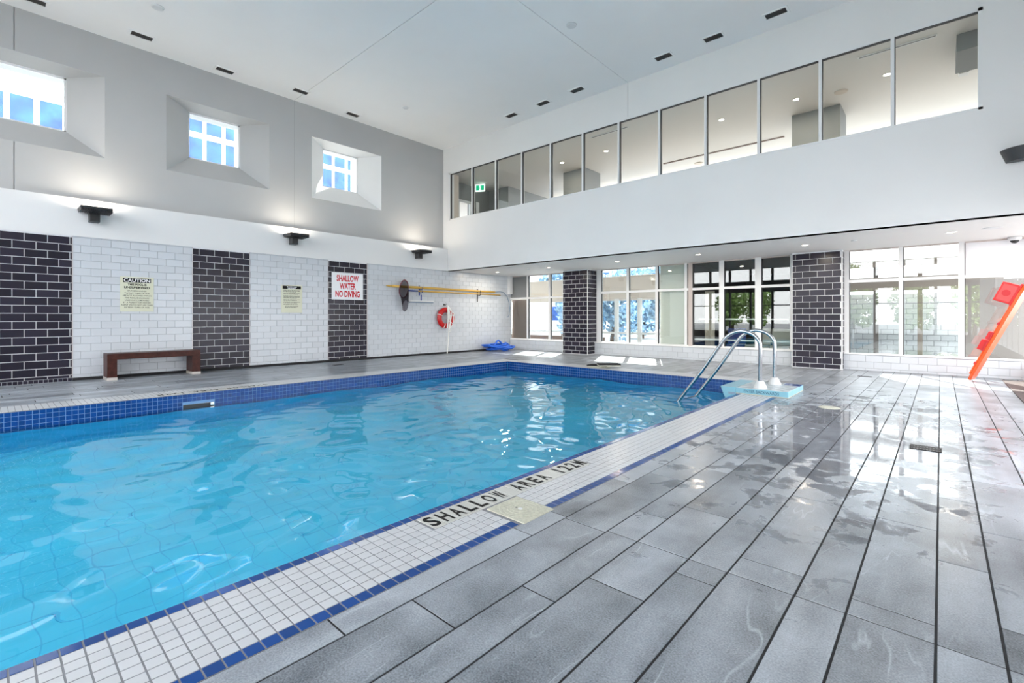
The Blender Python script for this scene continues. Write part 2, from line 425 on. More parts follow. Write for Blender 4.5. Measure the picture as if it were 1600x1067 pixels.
# ------------------------------------------------------------------ POOL: shell, coping, water
pool = struct('pool_shell')
ZB = -1.55
b = MB()
b.box(PX0-.25, PX0-.008, PY0-.25, PY1+.25, ZB-.2, -.012); b.box(PX1+.008, PX1+.25, PY0-.25, PY1+.25, ZB-.2, -.012)
b.box(PX0-.008, PX1+.008, PY1+.008, PY1+.25, ZB-.2, -.012); b.box(PX0-.008, PX1+.008, PY0-.25, PY0-.008, ZB-.2, -.012)
b.box(PX0, PX1, PY0, PY1, ZB-.2, ZB)
b.build('pool_basin', [M['poolplaster']], pool)
b = MB(); P = .20
nx, ny = int((PX1-PX0)/P), int((PY1-PY0)/P)
for i in range(nx+1): b.box(PX0+i*P-.004, PX0+i*P+.003, PY0, PY1, ZB, ZB+.002)
for j in range(ny+1): b.box(PX0, PX1, PY0+j*P-.004, PY0+j*P+.003, ZB, ZB+.002)
b.build('floor_joint_grid', M['poolgrout'], pool, kind='stuff')
b = MB()
b.box(PX0-.008, PX0-.004, PY0, PY1, -.45, -.006); b.box(PX0, PX1, PY1+.004, PY1+.008, -.45, -.006); b.box(PX1+.004, PX1+.008, PY0, PY1, -.45, -.006)
b.build('waterline_backing', mat('waterline_grout', (.16, .30, .52), .7), pool)
TP = .0683
wc = []
for j in range(int((PY1-PY0)/TP)):
    for k in range(6): wc.append((PY1-(j+1)*TP, PY1-j*TP, -(k+1)*TP, -k*TP))
wc = [c for c in wc if not (c[1] > 2.20 and c[0] < 2.66 and c[2] < -.18)]
wc.sort(key=lambda c: abs((c[0]+c[1])/2-1.2) + (6 if c[2] < -.28 else 0) + (6 if c[0] < .05 else 0))
lay('waterline_tile', M['mos_blue'], pool, 'x', PX0-.006, .006, wc, .006, 300)
r = MB()
for i in range(int((PX1-PX0)/TP)+1):
    for k in range(6):
        x0 = PX0+i*TP; x1 = min(PX1, x0+TP)
        if x1-x0 > .02: frustum(r, 'y', (x0+x1)/2, -(k+.5)*TP, PY1+.004, x1-x0-.006, TP-.006, .005)
for j in range(int((PY1-PY0)/TP)):
    for k in range(6):
        y0 = PY0+j*TP; r.box(PX1-.001, PX1+.005, y0+.003, y0+TP-.003, -(k+1)*TP+.003, -k*TP-.003)
r.build('waterline_tile_field', M['mos_blue'], pool, kind='stuff')
sk = MB(); sk.box(PX0-.10, PX0-.0005, 2.20, 2.66, -.40, -.185); sk.build('skimmer_mouth', M['black'], pool)
sk = MB(); sk.bbox(PX0-.012, PX0+.008, 2.60, 2.66, -.235, -.18, .003); sk.bbox(PX0-.012, PX0+.002, 2.20, 2.66, -.186, -.18, .002)
sk.build('skimmer_trim', M['steel'], pool)

coping = struct('pool_coping')
b = MB()
b.box(PX1, -1.96, PY0-CPW, PY1+CPW, -.011, -.0012); b.box(PX0-CPW, PX0, PY0-CPW, PY1+CPW, -.011, -.0012)
b.box(PX0, PX1, PY1, PY1+CPW, -.011, -.0012); b.box(PX0, PX1, PY0-CPW, PY0, -.011, -.0012)
b.build('coping_bed', M['grout_mos'], coping)
NOSE = .063; OUT = .0700
xw0, xw1 = PX1+NOSE, -1.96-OUT; RW = (xw1-xw0)/7
LET = (1.84, 1.84+17*.1028)      # the lettered strip along the near coping
SK = (-2.285, -1.925, 2.245, 2.575)
Yseam0 = .322 - 40*TP
white, blue = [], []
ny = int((PY1-Yseam0)/TP)+1
for j in range(ny):
    y0, y1 = Yseam0+j*TP, min(PY1+CPW, Yseam0+(j+1)*TP)
    for k in range(7):
        x0, x1 = xw0+k*RW, xw0+(k+1)*RW
        if k < 3 and y1 > LET[0]+.01 and y0 < LET[1]-.01: continue
        if x1 > SK[0]+.02 and y1 > SK[2]+.03 and y0 < SK[3]-.03: continue
        white.append((x0, x1, y0, y1))
    blue.append((PX1, PX1+NOSE, y0, y1))
    if not (y1 > SK[2]+.03 and y0 < SK[3]-.03): blue.append((-1.96-OUT, -1.96, y0, y1))
near = lambda c: c[2] + (50 if c[2] < -.25 else 0)
white.sort(key=near); blue.sort(key=near)
lay('white_mosaic_tile', M['mos_white'], coping, 'z', -.005, .005, white, .0055, 300, inset=.0012)
lay('blue_mosaic_tile', M['mos_blue'], coping, 'z', -.005, .0055, blue, .0055, 280, inset=.0015)
r = MB(); r2 = MB()
for j in range(ny+6):                                   # left and far coping, too small to part
    y0 = Yseam0+j*TP
    if y0 > PY1+CPW: break
    for k in range(8): frustum(r, 'z', PX0-.07-(k+.5)*.0665, y0+TP/2, -.005, .061, TP-.0055, .005, .001)
    frustum(r2, 'z', PX0-.0, y0+TP/2, -.005, .012, TP-.0055, .005, .001)
    frustum(r, 'z', PX0-.036, y0+TP/2, -.005, .060, TP-.0055, .005, .001)
for i in range(int((PX1-PX0)/TP)):
    x0 = PX0+i*TP
    for k in range(9): frustum(r, 'z', x0+TP/2, PY1+(k+.5)*.067, -.005, TP-.0055, .0615, .005, .001)
r.build('white_mosaic_tile_field', M['mos_white'], coping, kind='stuff')
# lettering helper -----------------------------------------------------------
_dg = None
def text_polys(s, bold=.0):
    cu = bpy.data.curves.new('txt', 'FONT'); cu.body = s; cu.offset = bold; cu.resolution_u = 3
    o = bpy.data.objects.new('txt', cu); C.objects.link(o)
    dg = bpy.context.evaluated_depsgraph_get(); me = bpy.data.meshes.new_from_object(o.evaluated_get(dg))
    vs = [v.co.copy() for v in me.vertices]; fs = [tuple(p.vertices) for p in me.polygons]
    bpy.data.objects.remove(o); bpy.data.curves.remove(cu); bpy.data.meshes.remove(me)
    x0 = min(v.x for v in vs); x1 = max(v.x for v in vs); y0 = min(v.y for v in vs); y1 = max(v.y for v in vs)
    return [((v.x-x0)/max(1e-6, x1-x0), (v.y-y0)/max(1e-6, y1-y0)) for v in vs], fs, (x1-x0, y1-y0)
def put_text(b, s, org, u, v, w, h, bold=.02, mi=0, centre=False, keep=False):
    """write s into the rectangle org + [0,w]u + [0,h]v"""
    vs, fs, (tw, th) = text_polys(s, bold); org, u, v = Vector(org), Vector(u), Vector(v)
    if keep: w2 = min(w, h*tw/th); org = org + u*((w-w2)/2); w = w2
    k = len(b.v)
    b.v += [tuple(org + u*(a*w) + v*(c*h)) for a, c in vs]
    for f in fs: b.f.append(tuple(k+i for i in f)); b.m.append(mi)
TXT = 'SHALLOW AREA 122M'
lw = (LET[1]-LET[0])/len(TXT)
def lettered(x_top, x_bot, y_start, sgn, sunk=False):
    for i, ch in enumerate(TXT):
        ya = y_start + sgn*i*lw; yb = ya + sgn*lw
        t = piece('letter_tile', M['lettile'], coping, 'z', (x_top+x_bot)/2, (ya+yb)/2, -.005, abs(x_top-x_bot)-.004, lw-.002, .0055, .001)
        if ch == ' ': continue
        m = .38 if ch == '1' else .14
        q = MB(); put_text(q, ch, (x_bot + (x_top-x_bot)*.13 - t.location.x, ya + sgn*lw*m - t.location.y, .0062), (0, sgn, 0), ((x_top-x_bot)/abs(x_top-x_bot), 0, 0), lw*(1-2*m), abs(x_top-x_bot)*.74, .03)
        q.build('letter', M['signblack'], t)
lettered(xw0, xw0+3*RW, LET[0], 1)
lettered(PX0-.075, PX0-.275, 3.62, -1)
# water ----------------------------------------------------------------------
rw = random.Random(11); waves = []
for i in range(46):
    lam = .24*(2.2/.24)**rw.random(); th = rw.gauss(.9, .75)
    waves.append((2*pi/lam*cos(th), 2*pi/lam*sin(th), rw.random()*2*pi, lam**1.05))
sl = sqrt(sum((a[3]**2)*(a[0]**2+a[1]**2)/2 for a in waves)); K = .078/sl
b = MB(); G = .032; nx, ny = int((PX1-PX0)/G)+1, int((PY1-PY0)/G)+1
for j in range(ny+1):
    y = PY0 + (PY1-PY0)*j/ny
    for i in range(nx+1):
        x = PX0 + (PX1-PX0)*i/nx
        xx = x + .10*sin(2.1*y+.7*x); yy = y + .10*sin(1.7*x-.9*y)
        m = .72 + .28*sin(.9*xx+.5)*sin(.7*yy)
        b.v.append((x, y, ZW + K*m*sum(a[3]*sin(a[0]*xx+a[1]*yy+a[2]) for a in waves)))
for j in range(ny):
    for i in range(nx):
        k = j*(nx+1)+i; b.f.append((k, k+1, k+nx+2, k+nx+1)); b.m.append(0)
tag(b.build('pool_water', M['water'], smooth=True), 'rippled turquoise water filling the indoor swimming pool', 'water', kind='stuff')

# ------------------------------------------------------------------ LEFT WALL
wall_left = struct('wall_left')
edges = [YB, 1.146, 3.238, 4.481, 6.571, 7.824, YW]
RH, RZ, TW = .1557, .126, .323
for i in range(6):
    dark = i % 2 == 0; y0, y1 = edges[i], edges[i+1]
    g = MB(); g.box(XL-.30, XL-.008, y0, y1, -.4, ZS); g.build('dark_tile_backing' if dark else 'white_tile_backing', M['grout_white' if dark else 'grout_grey'], wall_left)
    ce = bond(max(y0, -1.0), y1, .012, ZS-.004, TW, RH, .302, RZ)
    ce.sort(key=lambda c: c[0] if c[1] > .1 else 99)
    lay('dark_brick_tile' if dark else 'white_brick_tile', M['dark_tile' if dark else 'white_tile'], wall_left, 'x', XL-.008, .009, ce, .012 if dark else .005, 300)
for i, y in enumerate(edges[1:-1]):
    t = MB(); t.box(XL-.005, XL+.006, y-.006, y+.006, 0, ZS); t.build('edge_strip', M['alu_taupe'], wall_left)
o = MB().box(XL-.01, XL+.022, 1.146, YW-.13, 0, .062).build('baseboard_left', M['grout_dark']); o['kind'] = 'structure'
bb = struct('baseboard_corner'); bb.name = 'baseboard_left.001'
g = MB(); g.box(XL-.01, XL+.012, -1, 1.146, 0, .07); g.build('cove_backing', M['grout_grey'], bb)
for j in range(17):
    y0 = 1.146-(j+1)*.07
    piece('cove_tile', M['dark_tile'], bb, 'x', y0+.035, .035, XL+.012, .062, .06, .006)
# white band above the tiles
tr = struct('trim_1'); g = MB()
g.box(XL-.5, XL, YB, YF, ZS, 3.73); g.build('plaster_band', M['paint'], tr)
# upper wall with splayed windows
wu = struct('wall_left.001')
OPEN = [(-.65, 1.686), (2.775, 5.06), (6.21, 8.49)]; OZ = (4.72, 6.475); DEP = .45
yb_ = [YB, -.65, .330, .342, 1.686, 2.775, 5.06, 5.715, 5.727, 6.21, 8.49, YF+.2]; zb_ = [3.70, OZ[0], OZ[1], ZC+.05]
p_ = MB()
for i in range(len(yb_)-1):
    y0, y1 = yb_[i], yb_[i+1]
    if y1-y0 < .02: continue
    for k in range(3):
        hole = k == 1 and any(a <= (y0+y1)/2 <= c for a, c in OPEN)
        if not hole: p_.poly([(XU, y0, zb_[k]), (XU, y1, zb_[k]), (XU, y1, zb_[k+1]), (XU, y0, zb_[k+1])])
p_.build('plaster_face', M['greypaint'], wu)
jb = MB()
for y in (.336, 5.721):
    jb.box(XU-.10, XU-.012, y-.03, y+.03, 3.6, OZ[0] if y < 1 else ZC)
    if y < 1: jb.box(XU-.10, XU-.012, y-.03, y+.03, OZ[1], ZC)
jb.build('control_joint', M['joint'], wu)
b = MB(); b.box(XU-.9, XU-.02, YB, -.7, 3.6, ZC+.2); b.box(XU-.9, XU-.02, 8.55, YF+.3, 3.6, ZC+.2); b.box(XU-.9, XU-.5, -.7, 8.55, 3.6, 4.9); b.box(XU-.9, XU-.5, -.7, 8.55, 6.45, ZC+.2)
b.box(XU-.9, XU-.5, 1.2, 3.25, 4.9, 6.45); b.box(XU-.9, XU-.5, 4.6, 6.65, 4.9, 6.45); b.build('outer_masonry', M['paint'], wu)
for n, (a, c) in enumerate(OPEN):
    ia, ic = a+.545, c-.57; iz0, iz1 = 5.235, 6.385; xd = XU-DEP
    w = struct('window_%d' % (n+1)); q = MB()
    O = [(XU, a, OZ[0]), (XU, c, OZ[0]), (XU, c, OZ[1]), (XU, a, OZ[1])]; I = [(xd, ia, iz0), (xd, ic, iz0), (xd, ic, iz1), (xd, ia, iz1)]
    for i in range(4):
        j = (i+1) % 4; q.poly([O[i], O[j], I[j], I[i]])
    q.build('splayed_reveal', M['greypaint'] if n < 2 else M['paint'], w)  # rightmost reveal lighter: its sun glare is put into the colour
    f = MB(); fw = .035
    f.box(xd-.46, xd-.002, ia-.08, ia-.0, iz0-.05, iz1+.05); f.box(xd-.46, xd-.002, ic, ic+.08, iz0-.05, iz1+.05)
    f.box(xd-.46, xd-.002, ia, ic, iz0-.06, iz0); f.box(xd-.46, xd-.002, ia, ic, iz1, iz1+.06); f.build('reveal_liner', M['paint'], w)
    f = MB(); xg = xd-.06
    f.box(xg-.05, xg+.03, ia, ia+fw, iz0, iz1); f.box(xg-.05, xg+.03, ic-fw, ic, iz0, iz1); f.box(xg-.05, xg+.03, ia, ic, iz0, iz0+fw); f.box(xg-.05, xg+.03, ia, ic, iz1-fw, iz1)
    f.build('window_frame', M['alu'], w)
    f = MB(); f.box(xg-.016, xg-.010, ia+fw, ic-fw, iz0+fw, iz1-fw); f.build('glass_pane', M['glass_up'], w)

# ------------------------------------------------------------------ CEILING
ceiling = struct('ceiling')
b = MB(); b.box(XU-.3, XR+.3, YB-.2, YF+.3, ZC+.012, ZC+.3); b.build('ceiling_backing', M['joint'], ceiling)
for (x0, x1) in ((XU, -5.976), (-5.964, XR)):
    for (y0, y1) in ((YB, 5.715), (5.727, YF)):
        b = MB(); b.box(x0, x1, y0, y1, ZC, ZC+.014); b.build('ceiling_panel', M['ceil'], ceiling)

# ------------------------------------------------------------------ FAR WALL above the soffit, with the mezzanine glazing
wf = struct('wall_far'); WX0, WX1, WZ0, WZ1 = -13.02, .515, 4.75, 6.44
b = MB(); T = .22
b.box(XL-.25, XR+.2, YF, YF+T, ZS, WZ0); b.box(XU-.1, WX0, YF, YF+T, WZ0, ZC+.02); b.box(WX1, XR+.2, YF, YF+T, WZ0, ZC+.02)
b.box(WX0, -5.980, YF, YF+T, WZ1, ZC+.02); b.box(-5.970, WX1, YF, YF+T, WZ1, ZC+.02)
b.build('plaster_fascia', M['paint'], wf)
b = MB(); b.box(-6.02, -5.93, YF+.014, YF+T-.01, WZ1, ZC); b.build('control_joint', M['joint'], wf)
w4 = struct('window_4')
for nm, bx in (('top_rail', (WX0, WX1, YF-.012, YF+.10, WZ1-.055, WZ1)), ('bottom_rail', (WX0, WX1, YF-.012, YF+.10, WZ0, WZ0+.035)), ('end_post', (WX0, WX0+.06, YF-.012, YF+.10, WZ0, WZ1)), ('end_post', (WX1-.055, WX1, YF-.012, YF+.10, WZ0, WZ1))):
    MB().box(*bx).build(nm, M['alu'], w4)
MX = [-12.951+i*1.1181 for i in range(13)]
for i in range(1, 12): MB().box(MX[i]-.027, MX[i]+.027, YF-.012, YF+.10, WZ0+.035, WZ1-.055).build('mullion', M['alu'], w4)
for i in range(12):
    x0 = MX[i]+.027 if i else WX0+.06; x1 = MX[i+1]-.027 if i < 11 else WX1-.055
    MB().box(x0, x1, YF+.045, YF+.055, WZ0+.035, WZ1-.055).build('glass_pane', M['glass_up'], w4)
g = MB()
for i in range(12):
    x0 = MX[i]+.027 if i else WX0+.06; x1 = MX[i+1]-.027 if i < 11 else WX1-.055
    g.box(x0, x0+.014, YF+.0, YF+.07, WZ0+.035, WZ1-.055); g.box(x0, x1, YF+.0, YF+.07, WZ1-.067, WZ1-.055)
g.build('gasket', M['gasket'], w4)

# ------------------------------------------------------------------ SOFFIT and far glazing at deck level
so = struct('soffit'); b = MB(); b.box(XL-.3, XR+.3, YF+.001, YW+.3, ZS, ZS+.14); b.build('soffit_plaster', M['soffit'], so)
wfl = struct('wall_far.001'); YBW = 14.30
for (x0, x1) in ((XL+.06, -10.07), (-9.10, -2.80), (-1.83, XR)):
    b = MB(); b.box(x0, x1, YBW+.008, YW+.06, -.3, .385); b.build('dwarf_wall_backing', M['grout_grey'], wfl)
    ce = bond(x0, x1, .0, .385, TW, RH, .1, .06); ce.sort(key=lambda c: -c[0])
    lay('white_brick_tile', M['white_tile'], wfl, 'y', YBW+.008, .009, ce, .005, 300)
    b = MB(); b.bbox(x0, x1, YBW-.012, YW+.06, .385, .415, .004); b.build('sill', M['alu'], wfl)
def glazing(n, posts, transom_z, x0, x1, zb=.415, opaque=()):
    w = struct('window_%d' % n)
    for (xa, xb, key) in posts: MB().box(xa, xb, YW-.05, YW+.06, zb, ZS).build('mullion', M['alu_taupe' if key == 't' else 'alu'], w)
    MB().box(x0, x1, YW-.045, YW+.055, zb, zb+.03).build('bottom_rail', M['alu'], w)
    MB().box(x0, x1, YW-.045, YW+.055, ZS-.03, ZS).build('top_rail', M['alu_taupe'], w)
    MB().box(x0, x1, YW-.045, YW+.055, transom_z-.035, transom_z+.035).build('transom', M['alu'], w)
    g = MB()
    for i in range(len(posts)-1):
        xa, xb = posts[i][1], posts[i+1][0]
        if xb-xa < .12: continue
        for k, (za, zc) in enumerate(((zb+.03, transom_z-.035), (transom_z+.035, ZS-.03))):
            g.box(xa, xa+.016, YW-.048, YW+.02, za, zc)
            m = M['signwhite'] if (i, k) in opaque else M['glass']
            if (i, k) in opaque and n == 5: m = M['column']
            MB().box(xa, xb, YW, YW+.010, za, zc).build('spandrel_panel' if (i, k) in opaque else 'glass_pane', m, w)
    g.build('gasket', M['gasket'], w)
glazing(5, [(-13.22, -13.12, 'w'), (-12.22, -12.13, 'w'), (-11.13, -11.03, 'w'), (-10.10, -10.0, 'w')], 2.05, -13.2, -10.0, opaque=((0, 1),))
glazing(6, [(-8.99, -8.80, 'w'), (-7.83, -7.73, 'w'), (-6.80, -6.71, 'w'), (-5.85, -5.77, 'w'), (-5.73, -5.60, 't'), (-4.82, -4.68, 'w'), (-3.85, -3.69, 'w'), (-2.99, -2.80, 'w')], 2.150, -9.0, -2.8)
glazing(7, [(-1.80, -1.69, 'w'), (-.735, -.655, 'w'), (.29, .385, 'w'), (XR-.05, XR+.05, 'w')], 2.185, -1.8, XR, .37, opaque=((2, 1),))
MB().bbox(XL, XL+.13, YW-.22, YW-.05, 2.22, ZS, .006).build('downpipe_box', M['alu'], wfl)

# tiled pillars
def pillar(x0, x1, y0, label):
    t = thing('tiled_pillar', label, 'pillar', (0, 0, 0))
    g = MB(); g.box(x0+.008, x1-.008, y0+.008, YW+.08, 0, ZS); g.build('pillar_core', M['grout_white'], t)
    ce = bond(x0, x1-.02, .012, ZS-.004, TW, RH, x0-.09, RZ)
    lay('dark_brick_tile', M['dark_tile'], t, 'y', y0+.008, .009, ce, .012)
    ce = bond(y0+.012, YW+.05, .012, ZS-.004, TW, RH, y0-.05, RZ)
    lay('dark_brick_tile', M['dark_tile'], t, 'x', x1-.008, .009, ce, .012)
    MB().box(x1-.012, x1+.005, y0-.005, y0+.012, 0, ZS).build('corner_strip', M['alu'], t)
    MB().box(x0-.002, x0+.010, y0-.003, y0+.010, 0, ZS).build('corner_strip', M['alu'], t)
pillar(-10.07, -9.02, 13.85, 'dark tiled pillar left of the far windows, near the blue hose')
pillar(-2.87, -1.79, 14.05, 'dark tiled pillar right of the pool ladder, between the two wide window bays')

# ------------------------------------------------------------------ walls behind and beside the camera (daylight comes through their glazing)
wr_ = struct('wall_right'); b = MB(); b.box(XR, XR+.2, YB, YW+.3, -.3, .4); b.box(XR, XR+.2, YB, YW+.3, 2.9, ZC+.1); b.box(XR, XR+.2, YB, 4.6, .4, 2.9); b.build('plaster_face', M['paint'], wr_)
w8 = struct('window_8')
for k in range(8): MB().box(XR+.02, XR+.12, 4.6+k*1.38, 4.7+k*1.38, .4, 2.9).build('mullion', M['alu'], w8)
MB().box(XR+.03, XR+.11, 4.6, YW+.3, 2.12, 2.19).build('transom', M['alu'], w8)
wb_ = struct('wall_back'); b = MB()
b.box(XU-.5, XR+.2, YB-.25, YB, -.3, .4); b.box(XU-.5, XR+.2, YB-.25, YB, 2.9, 3.6); b.box(XU-.5, XR+.2, YB-.25, YB, 6.9, ZC+.1); b.box(XU-.5, XL+.2, YB-.25, YB, 0, ZC)
b.build('plaster_face', M['taupe'], wb_)
w9 = struct('window_9')
for k in range(12):
    xx = -12.9+k*1.27
    MB().box(xx-.06, xx+.06, YB-.2, YB-.05, .4, 2.9).build('mullion', M['taupe'], w9)
    MB().box(xx-.06, xx+.06, YB-.2, YB-.05, 3.6, 6.9).build('mullion', M['taupe'], w9)
MB().box(XL, XR, YB-.2, YB-.08, 2.02, 2.08).build('transom', M['taupe'], w9)
# ------------------------------------------------------------------ MEZZANINE behind the upper glazing
mz = struct('mezzanine_room'); ZM = 6.60
MB().box(-20, XR+3, YF+.22, 17.1, ZM, ZM+.3).build('mezzanine_ceiling', M['mezceil'], mz)
MB().box(-20, XR+3, YF+.22, 17.1, 4.46, 4.58).build('mezzanine_floor', M['mezfloor'], mz)
MB().box(-20, XR+3, 17.0, 17.1, 4.58, 5.35).build('back_sill', M['paint'], mz)
b = MB(); b.box(-14.3, -14.1, YF+.2, 12.40, 4.58, ZM); b.box(-14.3, -14.1, 13.10, 14.15, 4.58, ZM); b.box(-14.3, -14.1, 12.4, 13.1, 5.93, ZM)
b.box(-14.3, -13.0, 14.15, 14.35, 4.58, ZM); b.box(-13.2, -13.0, 14.35, 17.1, 4.58, ZM); b.box(XR+1.5, XR+1.7, YF, 17.1, 4.58, ZM)
b.build('partition', M['column'], mz)
b = MB(); b.box(-14.16, -14.05, 12.40, 12.46, 4.58, 5.93); b.box(-14.16, -14.05, 13.04, 13.10, 4.58, 5.93); b.box(-14.16, -14.05, 12.4, 13.1, 5.86, 5.95); b.build('door_frame', M['alu'], mz)
MB().box(-14.05, -14.02, 13.32, 13.50, 4.6, 5.98).build('door_trim', M['alu'], mz)
MB().box(-13.62, -13.42, 11.55, 11.85, 4.58, ZM).build('beige_pier', M['beige'], mz)
MB().box(.22, 2.5, 12.2, 13.3, 6.28, ZM).build('bulkhead', M['column'], mz)
for (x0, x1) in ((-7.66, -6.45), (-1.26, -.05)):
    s = MB(); s.box(x0, x1, 11.90, 12.0, ZM-.012, ZM); s.build('diffuser_frame', M['alu'], mz)
    s = MB(); s.box(x0+.02, x1-.02, 11.93, 11.96, ZM-.016, ZM-.011); s.build('diffuser_slot', M['black'], mz)
MB().box(-7.1, -3.4, 15.62, 15.70, ZM-.02, ZM).build('ceiling_slot', M['brown'], mz)
for x0, x1, lab in ((-10.30, -9.33, 'grey square column behind the upper glazing, seventh pane from the right'), (-2.91, -1.85, 'grey square column behind the upper glazing, second and third panes from the right')):
    tag(MB().box(x0, x1, 14.2, 15.17, 4.58, ZM).build('square_column', M['column']), lab, 'column')
def vent(loc, rz, label, group, m='ventgrille'):
    t = thing('ceiling_vent', label, 'vent', loc, rz, group)
    f = MB(); w, h = .225, .135
    f.box(-w, w, -h, -h+.04, -.014, .004); f.box(-w, w, h-.04, h, -.014, .004); f.box(-w, -w+.04, -h+.04, h-.04, -.014, .004); f.box(w-.04, w, -h+.04, h-.04, -.014, .004)
    f.build('vent_frame', M['bright_white'], t)
    MB().box(-w+.04, w-.04, -h+.04, h-.04, -.002, .002).build('backing', M[m], t)
    for k in range(6):
        y = -h+.055+k*.0335; s = MB(); s.poly([(-w+.04, y-.008, -.012), (w-.04, y-.008, -.012), (w-.04, y+.010, -.003), (-w+.04, y+.010, -.003)]); s.build('slat', M[m], t)
    return t
v0 = vent((-12.80, .56, ZC), pi/2, 'long slotted ceiling vent at the top left corner of the photo', 'slotted ceiling vents')
for (x, y, lab) in ((-12.70, 2.21, 'slotted ceiling vent above the space between the two leftmost deep windows'), (-12.98, 3.88, 'slotted ceiling vent above the middle deep window'), (-12.68, 5.60, 'slotted ceiling vent beside the wall joint, between the right two deep windows'), (-12.98, 7.28, 'slotted ceiling vent above the rightmost deep window')):
    dup(v0, (x, y, ZC), lab)
for (x, lab) in ((-9.515, 'first slotted ceiling vent from the far corner along the glazed wall'), (-8.306, 'second slotted ceiling vent from the far corner along the glazed wall'), (-7.156, 'third slotted ceiling vent from the far corner, just left of the ceiling joint'), (-4.764, 'slotted ceiling vent just right of the ceiling joint, above the glazed wall'), (-3.638, 'slotted ceiling vent second right of the ceiling joint'), (-2.427, 'slotted ceiling vent farthest right, at the top edge of the photo')):
    dup(v0, (x, 10.49, ZC), lab, 0)
def disk(name, cat, loc, r, label, h=.03, group=None):
    b = MB(); b.lathe([(r*.75, -h), (r*.95, -h*.7), (r, 0), (r, .004)], 20)
    o = b.build(name, M['white_plastic'], smooth=False); o.location = loc; return tag(o, label, cat, group)
disk('ceiling_disc', 'ceiling disc', (-11.29, 2.21, ZC), .105, 'white round disc on the ceiling between the two leftmost vents')
disk('ceiling_disc', 'ceiling disc', (-5.654, 8.08, ZC), .105, 'white round disc on the ceiling right of the joint above the glazing')
disk('ceiling_disc', 'ceiling disc', (-11.42, 8.06, ZC), .085, 'small white round disc on the ceiling above the rightmost deep window')
def downlight(loc, label, power, group, r=.085, size=.1):
    t = thing('downlight', label, 'light', loc, 0, group)
    MB().lathe([(r*.72, -.004), (r*.8, -.012), (r, -.010), (r, .003)], 20).build('ring', M['white_plastic'], t, smooth=False)
    MB().lathe([(.001, -.0045), (r*.7, -.0045), (r*.72, -.003)], 18).build('lens', M['lamp_on'], t)
    if power:
        d = bpy.data.lights.new('downlight_lamp', 'AREA'); d.shape = 'DISK'; d.size = size; d.energy = power; d.color = (1, .87, .70)
        l = bpy.data.objects.new('lamp', d); C.objects.link(l); l.parent = t; l.location = (0, 0, -.02)
    return t
for (x, lab) in ((-12.10, 'recessed downlight in the low soffit nearest the left tiled wall'), (-9.73, 'recessed downlight in the low soffit in front of the left tiled pillar'), (-7.155, 'recessed downlight in the low soffit above the kickboards on the deck'), (-4.756, 'recessed downlight in the low soffit above the dark panes'), (-2.317, 'recessed downlight in the low soffit in front of the right tiled pillar'), (.148, 'recessed downlight in the low soffit above the bright right window bay')):
    downlight((x, 12.58, ZS), lab, 13, 'downlights in the low soffit')
for (x, lab) in ((-10.60, 'small sprinkler plate in the low soffit between the two leftmost downlights'), (-1.389, 'small sprinkler plate in the low soffit right of the right pillar')):
    disk('sprinkler_plate', 'sprinkler', (x, 12.55, ZS), .055, lab, .018)
disk('soffit_speaker', 'speaker', (.714, 12.51, ZS), .15, 'flush white round speaker in the low soffit near the dome camera', .012)
t = thing('dome_camera', 'white dome security camera with dark lens under the soffit above the right window', 'camera', (1.13, 14.2, ZS))
MB().lathe([(.075, -.075), (.10, -.06), (.11, -.02), (.11, 0)], 22).build('housing', M['white_plastic'], t, smooth=True)
MB().lathe([(.012, -.135), (.04, -.125), (.062, -.10), (.07, -.07)], 22).build('lens_dome', M['black'], t, smooth=True)
for (x, y, lab) in ((-9.64, 13.21, 'warm downlight behind the upper glazing beside the left grey column'), (-7.93, 13.24, 'warm downlight behind the upper glazing in the seventh pane from the left'), (-4.37, 13.21, 'warm downlight behind the upper glazing in the ninth pane from the left'), (-2.61, 13.19, 'warm downlight behind the upper glazing above the right grey column'), (-.87, 13.17, 'warm downlight behind the upper glazing at the left end of the last pane')):
    downlight((x, y, ZM), lab, 12, 'downlights behind the upper glazing')
for (x, y, lab) in ((-6.18, 16.4, 'round beige ceiling vent behind the upper glazing, eighth pane from the left'), (-1.74, 13.45, 'round beige ceiling vent behind the upper glazing, right of the right column')):
    o = disk('round_vent', 'vent', (x, y, ZM), .14, lab, .03); o.data.materials[0] = M['beige']
t = thing('exit_sign', 'green running man exit sign hanging behind the leftmost upper panes', 'sign', (-13.5, 13.05, 6.40), radians(30))
MB().bbox(-.19, .19, -.03, .03, -.14, .14, .006).build('housing', M['exitwhite'], t)
b = MB(); b.box(-.165, -.04, -.034, -.031, -.10, .10); b.box(.04, .165, -.034, -.031, -.10, .10); b.build('green_panel', M['green'], t)
b = MB()                                                  # running figure and doorway
b.cyl((.0, -.033, .075), (.0, -.030, .075), .018, n=10)
b.tube([(0, -.032, .05), (-.006, -.032, -.01)], .014, 6); b.tube([(-.006, -.032, -.01), (.025, -.032, -.05), (.012, -.032, -.095)], .009, 6); b.tube([(-.006, -.032, -.01), (-.022, -.032, -.05), (-.036, -.032, -.07)], .009, 6)
b.tube([(0, -.032, .045), (.03, -.032, .015)], .007, 6); b.tube([(0, -.032, .045), (-.028, -.032, .02)], .007, 6)
b.build('running_figure', M['green'], t)
MB().box(-.01, .01, -.01, .01, .14, .2).build('stem', M['alu'], t)
tag(MB().bbox(.27, .43, 13.4, 13.6, 6.30, 6.56, .012).build('wall_speaker', M['white_plastic']), 'small white box speaker under the mezzanine ceiling in the last upper pane', 'speaker')

